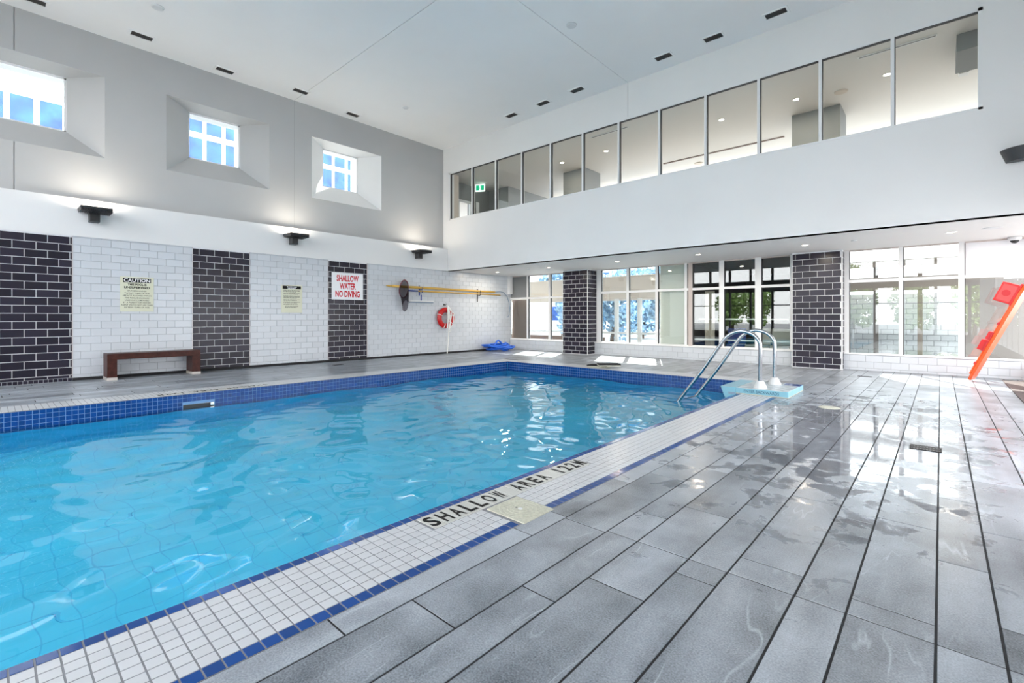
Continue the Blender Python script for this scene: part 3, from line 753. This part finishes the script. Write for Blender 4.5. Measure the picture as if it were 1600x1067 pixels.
# ------------------------------------------------------------------ BEYOND THE FAR GLAZING
gr = struct('ground'); b = MB()
b.box(-80, 60, YW+.3, 90, -.35, -.05); b.box(-80, -13.9, -80, YW+.3, -.35, -.05); b.box(XR+.25, 60, -80, YW+.3, -.35, -.05); b.box(-13.9, XR+.25, -80, YB-.26, -.35, -.05)
b.build('terrace_paving', M['paving'], gr)
tag(MB().bbox(-6.71, -5.86, YW+.10, YW+.13, .42, 2.94, .004).build('roller_blind', M['cream']), 'drawn cream roller blind in the pane left of the dark panes', 'blind')
tag(MB().bbox(-13.15, -12.25, YW+.12, YW+.16, -.05, 2.0, .004).build('brown_blind', M['brown']), 'brown drawn blind in the low pane at the far left corner', 'blind')
tag(MB().bbox(.40, XR+.6, 15.6, 15.7, 0, 2.18, .004).build('screen_wall', M['screen']), 'taupe screen wall behind the pane beside the orange spine board', 'wall')
lg = struct('lounge_room'); b = MB()
b.box(-5.80, -5.68, YW+.10, 20, -.05, ZS); b.box(-2.86, -2.74, YW+.10, 20, -.05, ZS); b.box(-5.80, -2.74, 20, 20.1, -.05, ZS); b.box(-5.8, -2.74, YW+.10, 20.1, ZS-.02, ZS+.1); b.box(-5.8, -2.74, YW+.1, 20.1, -.05, .0)
b.build('lounge_wall', M['darkroom'], lg)
tag(MB().bbox(-5.55, -3.10, 14.72, 14.77, 1.215, 1.255, .004).build('counter_rail', M['alu']), 'thin white horizontal rail behind the dark panes', 'rail')
tag(MB().bbox(-5.62, -2.88, 14.58, 14.78, .60, .64, .006).build('window_ledge', M['alu']), 'low white ledge behind the dark panes', 'ledge')
b = MB(); n = 36
for i in range(n+1):
    x = -5.46 + .30*i/n; y = 15.0+.03*sin(i*1.4); b.v += [(x, y, .02), (x, y, 2.1)]
for i in range(n): b.f.append((2*i, 2*i+2, 2*i+3, 2*i+1)); b.m.append(0)
tag(b.build('curtain', M['beige'], smooth=True), 'narrow grey beige pleated curtain at the left of the dark panes', 'curtain')
def chair(x, y, rz, m, label):
    t = thing('lounge_chair', label, 'chair', (x, y, 0), rz, 'chairs behind the dark panes')
    MB().bbox(-.26, .26, -.26, .26, .38, .46, .02).build('seat', m, t)
    q = MB().bbox(-.26, .26, .22, .29, .46, .95, .02); q.build('backrest', m, t)
    for sx in (-1, 1):
        for sy in (-1, 1): MB().cyl((sx*.23, sy*.23, 0), (sx*.21, sy*.21, .39), .015, .02, 8).build('leg', M['steel'], t)
chair(-4.75, 15.7, .2, M['navy'], 'navy lounge chair behind the dark panes, left of two pale ones')
chair(-4.15, 15.8, -.3, M['cream'], 'pale lounge chair in the middle behind the dark panes')
chair(-3.5, 15.7, .1, M['cream'], 'pale lounge chair nearest the right pillar behind the dark panes')
# canopy and frames outside the left panes
t = thing('walkway_canopy', 'beige canopy on white posts outside the left far panes', 'canopy', (0, 0, 0))
MB().bbox(-16, -5.95, 17.4, 19.4, 2.05, 2.98, .01).build('canopy_slab', M['beige'], t)
for x in (-12.6, -11.3, -9.97, -8.93, -7.9): MB().box(x-.07, x+.07, 17.42, 17.56, -.05, 2.05).build('post', M['alu'], t)
MB().box(-16, -5.95, 17.44, 17.54, .60, .68).build('rail', M['alu'], t)
tag(MB().bbox(-15, -9.9, 16.3, 16.45, -.05, .50, .01).build('low_wall', M['brown']), 'low brown wall outside behind the left pillar', 'wall')
# garden wall and pergola outside the right panes
gw = thing('garden_wall', 'white tiled garden wall outside the bright right window bay', 'wall', (0, 0, 0))
MB().box(-2.6, 1.0, 18.21, 18.4, -.05, 2.0).build('wall_core', M['grout_grey'], gw)
lay('wall_tile', M['white_tile'], gw, 'y', 18.21, .012, bond(-2.4, .8, .0, 2.0, .30, .155, 0, .0), .012)
t = thing('pergola', 'beige beamed pergola outside the bright right window bay', 'pergola', (0, 0, 0))
for z0, z1 in ((2.76, 2.94), (2.06, 2.45)): MB().bbox(-2.6, 1.2, 17.4, 17.6, z0, z1, .008).build('beam', M['beam'], t)
for x in (-2.35, -1.41, -.43, .55): MB().box(x-.055, x+.055, 17.42, 17.58, -.05, 2.94).build('post', M['taupe' if x == -1.41 else 'beam'], t)
b = MB(); rr = random.Random(5)
for k in range(7):
    bm = bmesh.new(); bmesh.ops.create_icosphere(bm, subdivisions=2, radius=.16)
    for v in bm.verts: v.co *= 1+.25*(rr.random()-.5)
    b.addbm(bm, 0, Matrix.Translation((.02+.09*k-.25, 15.2+.2*rr.random(), .10+.12*rr.random()+(.10 if 2 < k < 6 else 0))))
tag(b.build('rock_mound', M['stone'], smooth=True), 'pile of grey green rocks outside at the foot of the bright right bay', 'rock', kind=None)
def tree(x, y, h, m, label, group, seed, rcrown=None):
    rr = random.Random(seed); t = thing('tree', label, 'tree', (x, y, -.05), 0, group); rc = rcrown or h*.34
    MB().tube([(0, 0, 0), (.1, .05, h*.3), (.05, .1, h*.65)], [h*.03, h*.022, h*.01], 8).build('trunk', M['bark'], t)
    b = MB()
    for k in range(16):
        th = rr.random()*2*pi; q = rr.random()
        cx, cy, cz = rc*.62*cos(th)*q**.5, rc*.62*sin(th)*q**.5, h*(.20+.66*rr.random())
        R = rc*(.34+.22*rr.random())
        for j in range(150):
            a = rr.random()*2*pi; zz = rr.uniform(-1, 1); s = sqrt(1-zz*zz); R2 = R*(.75+.3*rr.random())
            p = Vector((cx+R2*s*cos(a), cy+R2*s*sin(a), cz+R2*zz)); d1 = Vector((rr.uniform(-1,1), rr.uniform(-1,1), rr.uniform(-1,1))).normalized(); d2 = d1.cross(Vector((rr.uniform(-1,1), rr.uniform(-1,1), rr.uniform(-1,1)))).normalized()
            L = h*.035; b.poly([p-d1*L, p+d2*L*.6, p+d1*L, p-d2*L*.6])
    b.build('foliage', m, t, kind='stuff')
for i, (x, y, h) in enumerate(((-15.6, 23, 4.6), (-12.6, 21.6, 3.9), (-13.9, 27.5, 5.0), (-9.4, 21.4, 4.2), (-19.6, 27, 5.2))):
    tree(x, y, h, M['leaf_b'], 'blue tinted tree outside beyond the canopy posts', 'trees outside the left far panes', 30+i)
for i in range(10):
    tree(-27+i*3.6, -19-(i % 2)*4.5, 4.4+(i*3 % 4)*.5, M['leaf'], 'green tree behind the camera, seen reflected in the dark panes', 'trees reflected in the dark panes', 50+i)
# pale block far beyond the left panes
def block(x0, x1, y0, y1, h, label, nx, nz, m, ox=0):
    t = thing('apartment_block', label, 'building', (0, 0, 0))
    MB().box(x0, x1, y0, y1, -.05, h).build('wall', m, t)
    for i in range(nx):
        for k in range(nz):
            xa = x0+(x1-x0)*(i+.25)/nx; xb = x0+(x1-x0)*(i+.75)/nx; za = h*(k+.3)/nz; zb = h*(k+.75)/nz
            MB().box(xa, xb, y0-.05, y0+.02, za, zb).build('window', M['bluewin'], t)
block(-34, -20, 40, 50, 16, 'pale apartment block far beyond the left far panes', 5, 5, M['paint'])
# neighbouring tower seen through the deep windows
tw = thing('neighbour_tower', 'blue glazed white framed tower seen through the deep upper windows', 'building', (0, 0, 0))
MB().box(-45, -30, -25, 38.4, -.05, 62).build('wall', M['paint'], tw)  # unseen height and length shaped to keep sun off the left deep windows
for j in range(22):
    for k in range(5):
        y0 = -.4+j*.93; z0 = 8.0+k*1.6
        if y0 < 4 and z0 > 10.5: continue
        MB().box(-30.02, -29.985, y0+.10, y0+.83, z0+.16, z0+1.44).build('window', M['bluewin'], tw)

# ------------------------------------------------------------------ ON THE LEFT WALL
def uplight(y, label):
    t = thing('wall_uplight', label, 'light', (XL, y, 3.40), 0, 'black uplights along the plaster band')
    MB().bbox(0, .20, -.085, .085, -.14, .05, .008).build('housing', M['darkgrey'], t)
    b = MB(); b.bbox(.17, .205, -.075, .075, -.12, .03, .006); b.build('cover', M['black'], t)
    h = MB(); h.bbox(.02, .50, -.25, .25, .075, .125, .01); h.build('lamp_head', M['black'], t)
    f = MB()
    for k in range(19): f.box(.05, .49, -.24+k*.0265, -.228+k*.0265,   .035, .08)
    f.build('cooling_fins', M['black'], t)
    MB().box(.05, .46, -.22, .22, .124, .128).build('lens', M['lamp_on'], t)
    MB().cyl((.10, -.03, .04), (.10, .03, .08), .03, n=12).build('bracket', M['black'], t)
    d = bpy.data.lights.new('uplight_lamp', 'AREA'); d.shape = 'RECTANGLE'; d.size = .26; d.size_y = .42; d.energy = 3.6; d.color = (1, .97, .92)
    l = bpy.data.objects.new('lamp', d); C.objects.link(l); l.parent = t; l.location = (.22, 0, .14); l.rotation_euler = (pi, radians(-14), 0)
uplight(1.47, 'black finned uplight on the plaster band left of the middle deep window')
uplight(5.55, 'black uplight on the plaster band at the wall joint, above the rules notice')
uplight(9.70, 'black uplight on the plaster band nearest the far corner')
def sign(name, y0, y1, z0, z1, m, label):
    t = thing(name, label, 'sign', (XL, y0, z0))
    MB().bbox(.001, .010, 0, y1-y0, 0, z1-z0, .002).build('panel', M[m], t); return t, y1-y0, z1-z0
U, V = (0, 1, 0), (0, 0, 1)
t, w, h = sign('caution_sign', 1.90, 2.49, 1.42, 2.18, 'signcream', 'cream pool caution sign with black heading above the wooden bench')
b = MB(); b.box(.0101, .0108, .05, w-.05, h-.125, h-.03); b.build('heading_band', M['signblack'], t)
b = MB(); put_text(b, 'CAUTION', (.0112, .065, h-.115), U, V, w-.13, .075, .03); b.build('heading_text', M['signwhite'], t)
b = MB(); put_text(b, 'THIS POOL IS', (.0106, .13, h-.195), U, V, w-.26, .05, .04); put_text(b, 'UNSUPERVISED', (.0106, .07, h-.26), U, V, w-.14, .05, .04); b.build('bold_text', M['signblack'], t)
b = MB()
for i, (s, k) in enumerate((('BATHERS UNDER', .34), ('TWELVE YEARS OF AGE', .45), ('ARE NOT ALLOWED WITHIN', .52), ('THE POOL ENCLOSURE', .44), ('UNLESS ACCOMPANIED', .44), ('BY A PARENT OR HIS/HER', .5), ('AGENT WHO IS NOT LESS THAN', .57), ('SIXTEEN YEARS OF AGE.', .46))):
    put_text(b, s, (.0106, (w-k*w/.59*.97)/2, h-.325-i*.051), U, V, k*w/.59*.97, .032, .012)
b.build('body_text', M['signgrey'], t)
t, w, h = sign('rules_notice', 5.262, 5.823, 1.42, 2.165, 'signcream', 'cream notice of small printed pool rules between the dark tile strips')
b = MB(); b.box(.0101, .0108, .035, w-.035, h-.105, h-.02); b.build('heading_band', M['signblack'], t)
b = MB(); rr = random.Random(9)
def bars(y0, y1, z, th, dens=1):
    y = y0
    while y < y1-.01:
        l = min(y1-y, .014+.035*rr.random()); b.box(.0104, .0110, y, y+l, z, z+th); y += l+.008
bars(.15, w-.15, h-.062, .024); bars(.17, w-.17, h-.096, .020)
b.build('heading_text', M['signwhite'], t)
b = MB(); z = h-.145
for n in (3, 2, 4, 2, 2, 1):
    for i in range(n): bars(.06, w-.06-(.12*rr.random() if i == n-1 else .0), z, .011); z -= .021
    z -= .022
for n in range(3): bars(.10, w-.10-.03*n, z, .010); z -= .021
b.build('body_text', M['signgrey'], t)
t, w, h = sign('no_diving_sign', 6.678, 7.685, 1.815, 2.605, 'signwhite', 'white sign in tall red letters on the narrow dark tile strip')
b = MB()
for s, z, k in (('SHALLOW', .535, .70), ('WATER', .305, .52), ('NO DIVING', .075, .78)): put_text(b, s, (.0106, (w-k)/2, z), U, V, k, .19, .035)
b.build('red_text', M['signred'], t)
# bench
t = thing('wooden_bench', 'long dark wooden bench against the white tiles under the caution sign', 'bench', (-12.80, 2.44, 0))
MB().bbox(-.24, .24, -.82, .82, .425, .545, .006).build('seat_board', M['wood'], t)
for s in (-1, 1):
    MB().bbox(-.24, .24, s*.74-.08, s*.74+.08, .055, .43, .006).build('leg', M['wood'], t)
    MB().bbox(-.245, .245, s*.74-.085, s*.74+.085, 0, .06, .004).build('foot_cap', M['foot'], t)
# poles, net, brush, hooks
def onx_path(pts): return pts
t = thing('reaching_pole', 'upper yellow rescue pole with a curved grey crook on the white tiles', 'pole', (-12.99, 8.6, 2.29))
MB().cyl((0, .03, 0), (0, 4.75, -.01), .040, .036, 14).build('shaft', M['pole'], t, smooth=True)
MB().cyl((0, -.16, 0), (0, .03, 0), .016, .040, 14).build('tip', M['pole'], t, smooth=True)
MB().tube([(0, 4.75, -.01), (0, 5.05, .015), (0, 5.25, .0), (0, 5.45, -.14), (0, 5.57, -.38), (.02, 5.60, -.66), (.03, 5.54, -.92), (.03, 5.46, -1.0)], .016, 8).build('crook', M['bluegrey'], t, smooth=True)
t = thing('skimmer_net', 'hanging maroon pool skimmer net on the lower yellow pole', 'net', (-12.98, 9.10, 2.17))
MB().cyl((0, .5, 0), (0, 4.55, 0), .024, .022, 12).build('pole', M['pole'], t, smooth=True)
MB().cyl((0, .16, 0), (0, .55, 0), .027, n=12).build('blue_socket', M['bluemet'], t, smooth=True)
ring = [(.03+.05*sin(a), .0+.17*cos(a)-.03, .03+.30*sin(a)*(1.0 if sin(a) > 0 else .9)) for a in [2*pi*i/28 for i in range(29)]]
MB().tube(ring, .017, 8, False).build('net_frame', M['net_frame'], t, smooth=True)
ring2 = [(p[0]+.03, p[1]-.04, p[2]-.32) if p[2] < .05 else (p[0]+.02, p[1]-.01, p[2]-.2) for p in ring]
b = MB(); n = 28; prof = []
for j in range(9):
    f = j/8
    for i in range(n):
        p = ring[i]; q = .98-.35*f*f
        b.v.append((p[0]*.8+.10*sin(f*pi*.5)+.01, -.03+(p[1]+.03)*q-.02*f, .03+(p[2]-.03)*q-.55*f*(.6+.4*f)))
netm = glass_mat('net_mesh', (.30, .28, .30), 1.05)
for j in range(8):
    for i in range(n): b.f.append((j*n+i, j*n+(i+1)%n, (j+1)*n+(i+1)%n, (j+1)*n+i)); b.m.append(0)
b.build('net_bag', netm, t, smooth=True, kind='stuff')
t = thing('pool_brush', 'flat pale pool brush hanging from the left pole hook', 'brush', (-12.97, 9.78, 1.83))
MB().bbox(-.03, .03, -.50, .52, -.02, .025, .008).build('brush_bar', M['white_plastic'], t)
MB().bbox(-.025, .025, -.48, .50, -.055, -.02, .006).build('bristles', M['bluegrey'], t)
MB().cyl((0, 0, .02), (0, 0, .22), .02, n=10).build('socket', M['bluemet'], t)
for (y, z0, lab) in ((9.79, 2.03, 'dark blue wall hook holding the poles beside the skimmer net'), (12.50, 1.88, 'dark wall hook holding the poles near the far corner')):
    t = thing('pole_hook', lab, 'hook', (XL, y, z0))
    MB().bbox(0, .02, -.025, .025, 0, 2.36-z0, .004).build('back_plate', M['bluemet'] if y < 10 else M['darkgrey'], t)
    for z in (2.222, 2.118):
        MB().tube([(.01, 0, z-z0), (.13, 0, z-z0-.01), (.18, 0, z-z0+.02), (.19, 0, z-z0+.09)], .012, 8).build('arm', M['bluemet'] if y < 10 else M['darkgrey'], t, smooth=True)
# life ring
t = thing('life_ring', 'red life ring hanging with white rope on the white tiles', 'life ring', (-13.03, 10.87, 1.27))
b = MB(); n1, n2 = 40, 14; R_, r_ = .285, .092
for i in range(n1):
    a = 2*pi*i/n1
    for j in range(n2):
        c = 2*pi*j/n2; b.v.append((r_*.75*sin(c)+.03, (R_+r_*cos(c))*cos(a), (R_+r_*cos(c))*sin(a)))
for i in range(n1):
    for j in range(n2): b.f.append((i*n2+j, ((i+1)%n1)*n2+j, ((i+1)%n1)*n2+(j+1)%n2, i*n2+(j+1)%n2)); b.m.append(0)
b.build('ring_body', M['red'], t, smooth=True)
for a in (20, 160, 250, 320):
    b = MB(); a = radians(a); c_ = Vector((.03, R_*cos(a), R_*sin(a))); pts = []
    for k in range(13):
        c = 2*pi*k/12; pts.append((.03+(r_*.75+.008)*sin(c), (R_+(r_+.008)*cos(c))*cos(a), (R_+(r_+.008)*cos(c))*sin(a)))
    b.tube(pts, .012, 6, False); b.build('grab_line_band', M['rope'], t, smooth=True)
t = thing('throw_rope', 'white throw rope looped over the hook and hanging to the floor', 'rope', (-13.0, 10.87, 0))
def strand(dy, zb, sw):
    return [(.10, .0, 1.71), (.13, dy*.5, 1.60), (.16, dy, 1.40), (.15, dy+sw, 1.15), (.12, dy*.9, zb+.06), (.10, dy*.7, zb), (.13, dy*.4, zb+.05), (.15, dy*.5-sw, 1.2), (.12, 0, 1.66)]
def smooth_path(P, n=6):
    P = [Vector(p) for p in P]; o = []
    for i in range(len(P)-1):
        p0, p1, p2, p3 = P[max(i-1, 0)], P[i], P[i+1], P[min(i+2, len(P)-1)]
        for k in range(n):
            s = k/n; o.append(.5*((2*p1)+(-p0+p2)*s+(2*p0-5*p1+4*p2-p3)*s*s+(-p0+3*p1-3*p2+p3)*s**3))
    return o + [P[-1]]
for dy, zb, sw in ((.06, .86, .02), (.13, .78, -.03), (-.04, .90, .015), (.19, .92, .03)): MB().tube(smooth_path(strand(dy, zb, sw)), .012, 6).build('loop', M['rope'], t, smooth=True)
MB().tube(smooth_path([(.10, .0, 1.70), (.13, .03, 1.2), (.10, .05, .7), (.09, .03, .35), (.08, .0, .03), (.10, -.02, .015)]), .017, 8).build('tail', M['rope'], t, smooth=True)
MB().tube(smooth_path([(.11, .05, 1.60), (.14, .18, 1.48), (.13, .27, 1.42), (.12, .25, 1.33), (.13, .2, 1.40)]), .014, 6).build('knot_end', M['rope'], t, smooth=True)
t = thing('rope_hook', 'small dark hook above the red life ring', 'hook', (XL, 10.87, 1.74))
MB().cyl((0, 0, 0), (.02, 0, 0), .035, n=14).build('plate', M['black'], t); MB().tube([(.01, 0, 0), (.11, 0, -.01), (.13, 0, .03)], .011, 8).build('peg', M['black'], t, smooth=True)
# blue hose coil at the far corner
t = thing('vacuum_hose', 'coiled bright blue pool hose on the deck in the far corner', 'hose', (-12.55, 13.10, 0))
rr = random.Random(4); pts = []
for i in range(120):
    a = i*.36; R1 = .30+.10*sin(i*.21)+.05*rr.random(); hgt = .035+.03*(i % 17)/4*.5+.05*(i//30)
    pts.append((R1*1.05*cos(a), R1*1.5*sin(a)+.10*sin(i*.05), hgt + .05*max(0, sin(a*.5+1))))
MB().tube(smooth_path(pts, 3), .032, 8).build('coil', M['bluehose'], t, smooth=True)
MB().tube(smooth_path([(.0, -.45, .05), (.1, -.32, .24), (.05, -.1, .40), (.0, .08, .36), (.1, .25, .14), (.18, .42, .05)]), .034, 8).build('hose_loop', M['bluehose'], t, smooth=True)
MB().tube(smooth_path([(.2, .0, .06), (.1, .25, .28), (-.02, .5, .26), (.1, .68, .06)]), .034, 8).build('hose_loop', M['bluehose'], t, smooth=True)

# ------------------------------------------------------------------ ON THE DECK
# handrails of the ladder
for (yy, xb, lab) in ((8.73, -2.256, 'near stainless steel ladder handrail curving from deck block into the water'), (9.40, -2.196, 'far stainless steel ladder handrail curving from deck block into the water')):
    t = thing('ladder_handrail', lab, 'handrail', (xb, yy, .105), 0, 'pool ladder handrails')
    P = [(0, 0, 0), (0, 0, .40), (.0, 0, .70), (-.02, 0, .79), (-.075, 0, .865), (-.165, 0, .925), (-.30, 0, .953), (-.42, 0, .925), (-.52, 0, .865), (-.60, 0, .775), (-.80, 0, .475), (-1.0, 0, .18), (-1.388, 0, -.355), (-1.62, 0, -.70)]
    MB().tube(smooth_path(P, 5), .031, 14).build('tube', M['steel'], t, smooth=True)
    MB().lathe([(.105, 0), (.10, .02), (.062, .10), (.05, .115), (.033, .12)], 20).build('flange', M['white_plastic'], t, smooth=False)
# raised block behind the ladder
t = thing('ladder_block', 'pale blue tiled block lettered ENTER BACKWARDS under the ladder rails', 'step block', (-2.59, 8.54, 0))
MB().bbox(0, .79, 0, 1.11, 0, .014, .003).build('base_line', M['skim'], t)
MB().box(.006, .784, .006, 1.104, .014, .098).build('block_core', M['grout_white'], t)
for i in range(2):
    q = MB(); q.bbox(.002+i*.394, .392+i*.394, -.002, .008, .016, .100, .003); q.build('front_tile', M['block'], t)
for i in range(4):
    q = MB(); q.bbox(.780, .791, .004+i*.276, .276+i*.276, .016, .100, .003); q.build('side_tile', M['block'], t)
for i in range(3):
    for j in range(4):
        q = MB(); q.bbox(.003+i*.262, .261+i*.262, .003+j*.277, .276+j*.277, .096, .106, .002); q.build('top_tile', M['mos_blue'] if (i, j) == (2, 3) else M['blocktop'], t)
b = MB(); put_text(b, 'ENTER BACKWARDS', (.13, -.0035, .034), (1, 0, 0), (0, 0, 1), .53, .047, .012); b.build('lettering', M['step_ink'], t)
b = MB()
for y0, y1 in ((.0, .02), (1.09, 1.11)):
    k = len(b.v); b.v += [(-.25, y0, .105), (0, y0, .105), (0, y0, -.02), (-.09, y0, -.05), (-.17, y0, -.10), (-.25, y1, .105), (0, y1, .105), (0, y1, -.02), (-.09, y1, -.05), (-.17, y1, -.10)]
    b.f += [(k, k+4, k+3, k+2, k+1), (k+5, k+6, k+7, k+8, k+9)] + [(k+i, k+(i+1) % 5, k+5+(i+1) % 5, k+5+i) for i in range(5)]; b.m += [0]*7
b.box(-.25, 0, .02, 1.09, .085, .105); b.build('pool_lip', M['block'], t)
b = MB(); b.box(-.12, -.015, -.002, -.001, -.015, .020); b.build('lip_opening', M['bluegrey'], t)
# skimmer lid, drains, round cover
t = thing('skimmer_cover', 'square cream skimmer cover with round ribs set in the white coping', 'cover', (-2.105, 2.41, 0))
MB().bbox(-.168, .168, -.152, .152, -.004, .0065, .003).build('lid_plate', M['skim'], t)
b = MB()
for R1 in (.055, .085, .115, .14): b.tube([(R1*cos(2*pi*i/40), R1*sin(2*pi*i/40), .0065) for i in range(41)], .0022, 5, False)
b.build('ring_ribs', M['skim'], t)
MB().lathe([(.012, .0105), (.016, .008), (.016, .005)], 14).build('finger_knob', M['white_plastic'], t); MB().lathe([(.008, .0072), (.009, .006)], 10, Matrix.Translation((-.035, 0, 0))).build('finger_hole', M['black'], t)
def drain(loc, w, h, label, rz=0):
    t = thing('floor_drain', label, 'drain', loc, rz)
    MB().box(-w/2, w/2, -h/2, h/2, -.003, .0015).build('sump', M['black'], t)
    f = MB(); f.box(-w/2, w/2, -h/2, -h/2+.014, .0, .005); f.box(-w/2, w/2, h/2-.014, h/2, .0, .005); f.box(-w/2, -w/2+.014, -h/2, h/2, .0, .005); f.box(w/2-.014, w/2, -h/2, h/2, .0, .005); f.box(-w/2, w/2, -.008, .008, 0, .005)
    f.build('frame', M['drain'], t)
    n = 9
    for i in range(n): MB().box(-w/2+(i+1)*w/(n+1)-.006, -w/2+(i+1)*w/(n+1)+.006, -h/2, h/2, 0, .0045).build('bar', M['drain'], t)
drain((-.112, 6.22, 0), .24, .20, 'dark slotted floor drain in the wet grey tiles right of the ladder')
drain((-1.23, 12.83, 0), .25, .12, 'small dark floor drain in front of the right tiled pillar')
drain((-12.15, 6.38, 0), .16, .26, 'small dark floor drain on the deck before the narrow dark tile strip')
o = MB().lathe([(.001, .005), (.10, .006), (.13, .004), (.135, -.004)], 30).build('round_cover', M['skim']); o.location = (-1.185, 8.1, 0)
tag(o, 'round cream cover plate flush in the wet grey floor right of the ladder block', 'cover')
def kick(x, y, z, rz, label, tilt=0):
    t = thing('kickboard', label, 'kickboard', (x, y, z), rz, 'kickboards on the far pool edge'); t.rotation_euler = (tilt, 0, rz)
    MB().bbox(-.27, .27, -.17, .17, .0, .030, .006).build('foam_base', M['skim'], t)
    MB().bbox(-.272, .272, -.172, .172, .028, .055, .005).build('dark_top', M['foam_dark'], t)
kick(-6.62, 10.70, 0, .15, 'left dark topped kickboard lying on the far coping')
kick(-6.28, 10.62, .056, .75, 'right dark topped kickboard resting across the other on the far coping', radians(0))
o = MB().bbox(.93, XR-.01, 5.5, 13.95, 0, .012, .004).build('floor_mat', M['mat']); tag(o, 'long dark brown entrance mat along the right wall beyond the spine board', 'mat')
# wall speaker / half round sconce at the right edge
t = thing('wall_sconce', 'dark grey half round wall fitting at the right edge under the upper glazing', 'light', (1.02, YF, 3.78))
b = MB(); n = 18
for z, r in ((0, .24), (.20, .31)):
    for i in range(n+1): b.v.append((r*cos(pi+pi*i/n), min(-.001, r*.9*sin(pi+pi*i/n)), z))
for i in range(n): b.f.append((i, i+1, n+2+i, n+1+i)); b.m.append(0)
b.f.append(tuple(reversed(range(n+1)))); b.m.append(0)
b.build('shade', M['darkgrey'], t); b = MB(); b.poly([(.29*cos(pi+pi*i/n), min(-.001, .26*sin(pi+pi*i/n)), .188) for i in range(n+1)]); b.build('top_plate', mat('mid_grey_plastic', (.16, .16, .16), .4), t)
# spine board leaning on the right wall
t = thing('spine_board', 'orange spine board with red straps and head blocks leaning at the right edge', 'spine board', (.47, 13.42, .0), radians(-16))
LEAN = radians(23); ax = Vector((sin(LEAN), 0, cos(LEAN))); nm = Vector((-cos(LEAN), 0, sin(LEAN)))
MT = Matrix(((ax.x, 0, nm.x, 0), (0, 1, 0, 0), (ax.z, 0, nm.z, 0), (0, 0, 0, 1)))   # along, across, out of the face
def bd(x0, x1, y0, y1, z0, z1, b=.01):
    q = MB(); r2 = MB().bbox(x0, x1, y0, y1, z0, z1, b); q.v = [tuple(MT @ Vector(v)) for v in r2.v]; q.f = r2.f; q.m = r2.m; return q
bm = bmesh.new(); outl = [(.02, -.12), (.10, -.16), (1.35, -.205), (1.92, -.20), (2.12, -.14), (2.12, .14), (1.92, .20), (1.35, .205), (.10, .16), (.02, .12)]
vs = [bm.verts.new((x, y, 0)) for x, y in outl]; f_ = bm.faces.new(vs); ex = bmesh.ops.extrude_face_region(bm, geom=[f_]); bmesh.ops.translate(bm, verts=[v for v in ex['geom'] if isinstance(v, bmesh.types.BMVert)], vec=(0, 0, .05)); bmesh.ops.recalc_face_normals(bm, faces=bm.faces[:]); bmesh.ops.bevel(bm, geom=bm.edges[:], offset=.012, segments=2, affect='EDGES')
q = MB(); q.addbm(bm, 0, MT); q.build('board', M['orange'], t)
for s in (-1, 1): bd(.15, 1.95, s*.165-.02, s*.165+.02, .045, .068, .008).build('edge_runner', M['orange'], t)
for (xa, xb, out) in ((.36, .42, .03), (.66, .88, .10), (.90, 1.06, .07), (1.22, 1.28, .03)):
    bd(xa, xb, -.215, .215, .05, .06+.02, .006).build('strap', M['darkred'], t)
    if out > .05: bd(xa, xb, -.20, .02, .06, .06+out, .012).build('strap_pad', M['red'], t)
for s in (-1, 1):
    hb = bd(1.64, 2.02, s*.13-.05, s*.13+.05, .06, .33, .015).build('head_block', M['red'], t)
    fa = bd(1.67, 1.99, s*.13-.054, s*.13+.054, .09, .30, .01).build('foam_face', M['redlight'], hb)
    c = MT @ Vector((1.83, 0, .20)); e_ = MB()
    e_.cyl((c.x, s*.13-.058, c.z), (c.x, s*.13+.058, c.z), .062, n=20); e_.build('ear_hole', M['darkred'], hb)
bd(1.62, 2.06, -.20, .20, .05, .075, .008).build('block_base', M['red'], t)
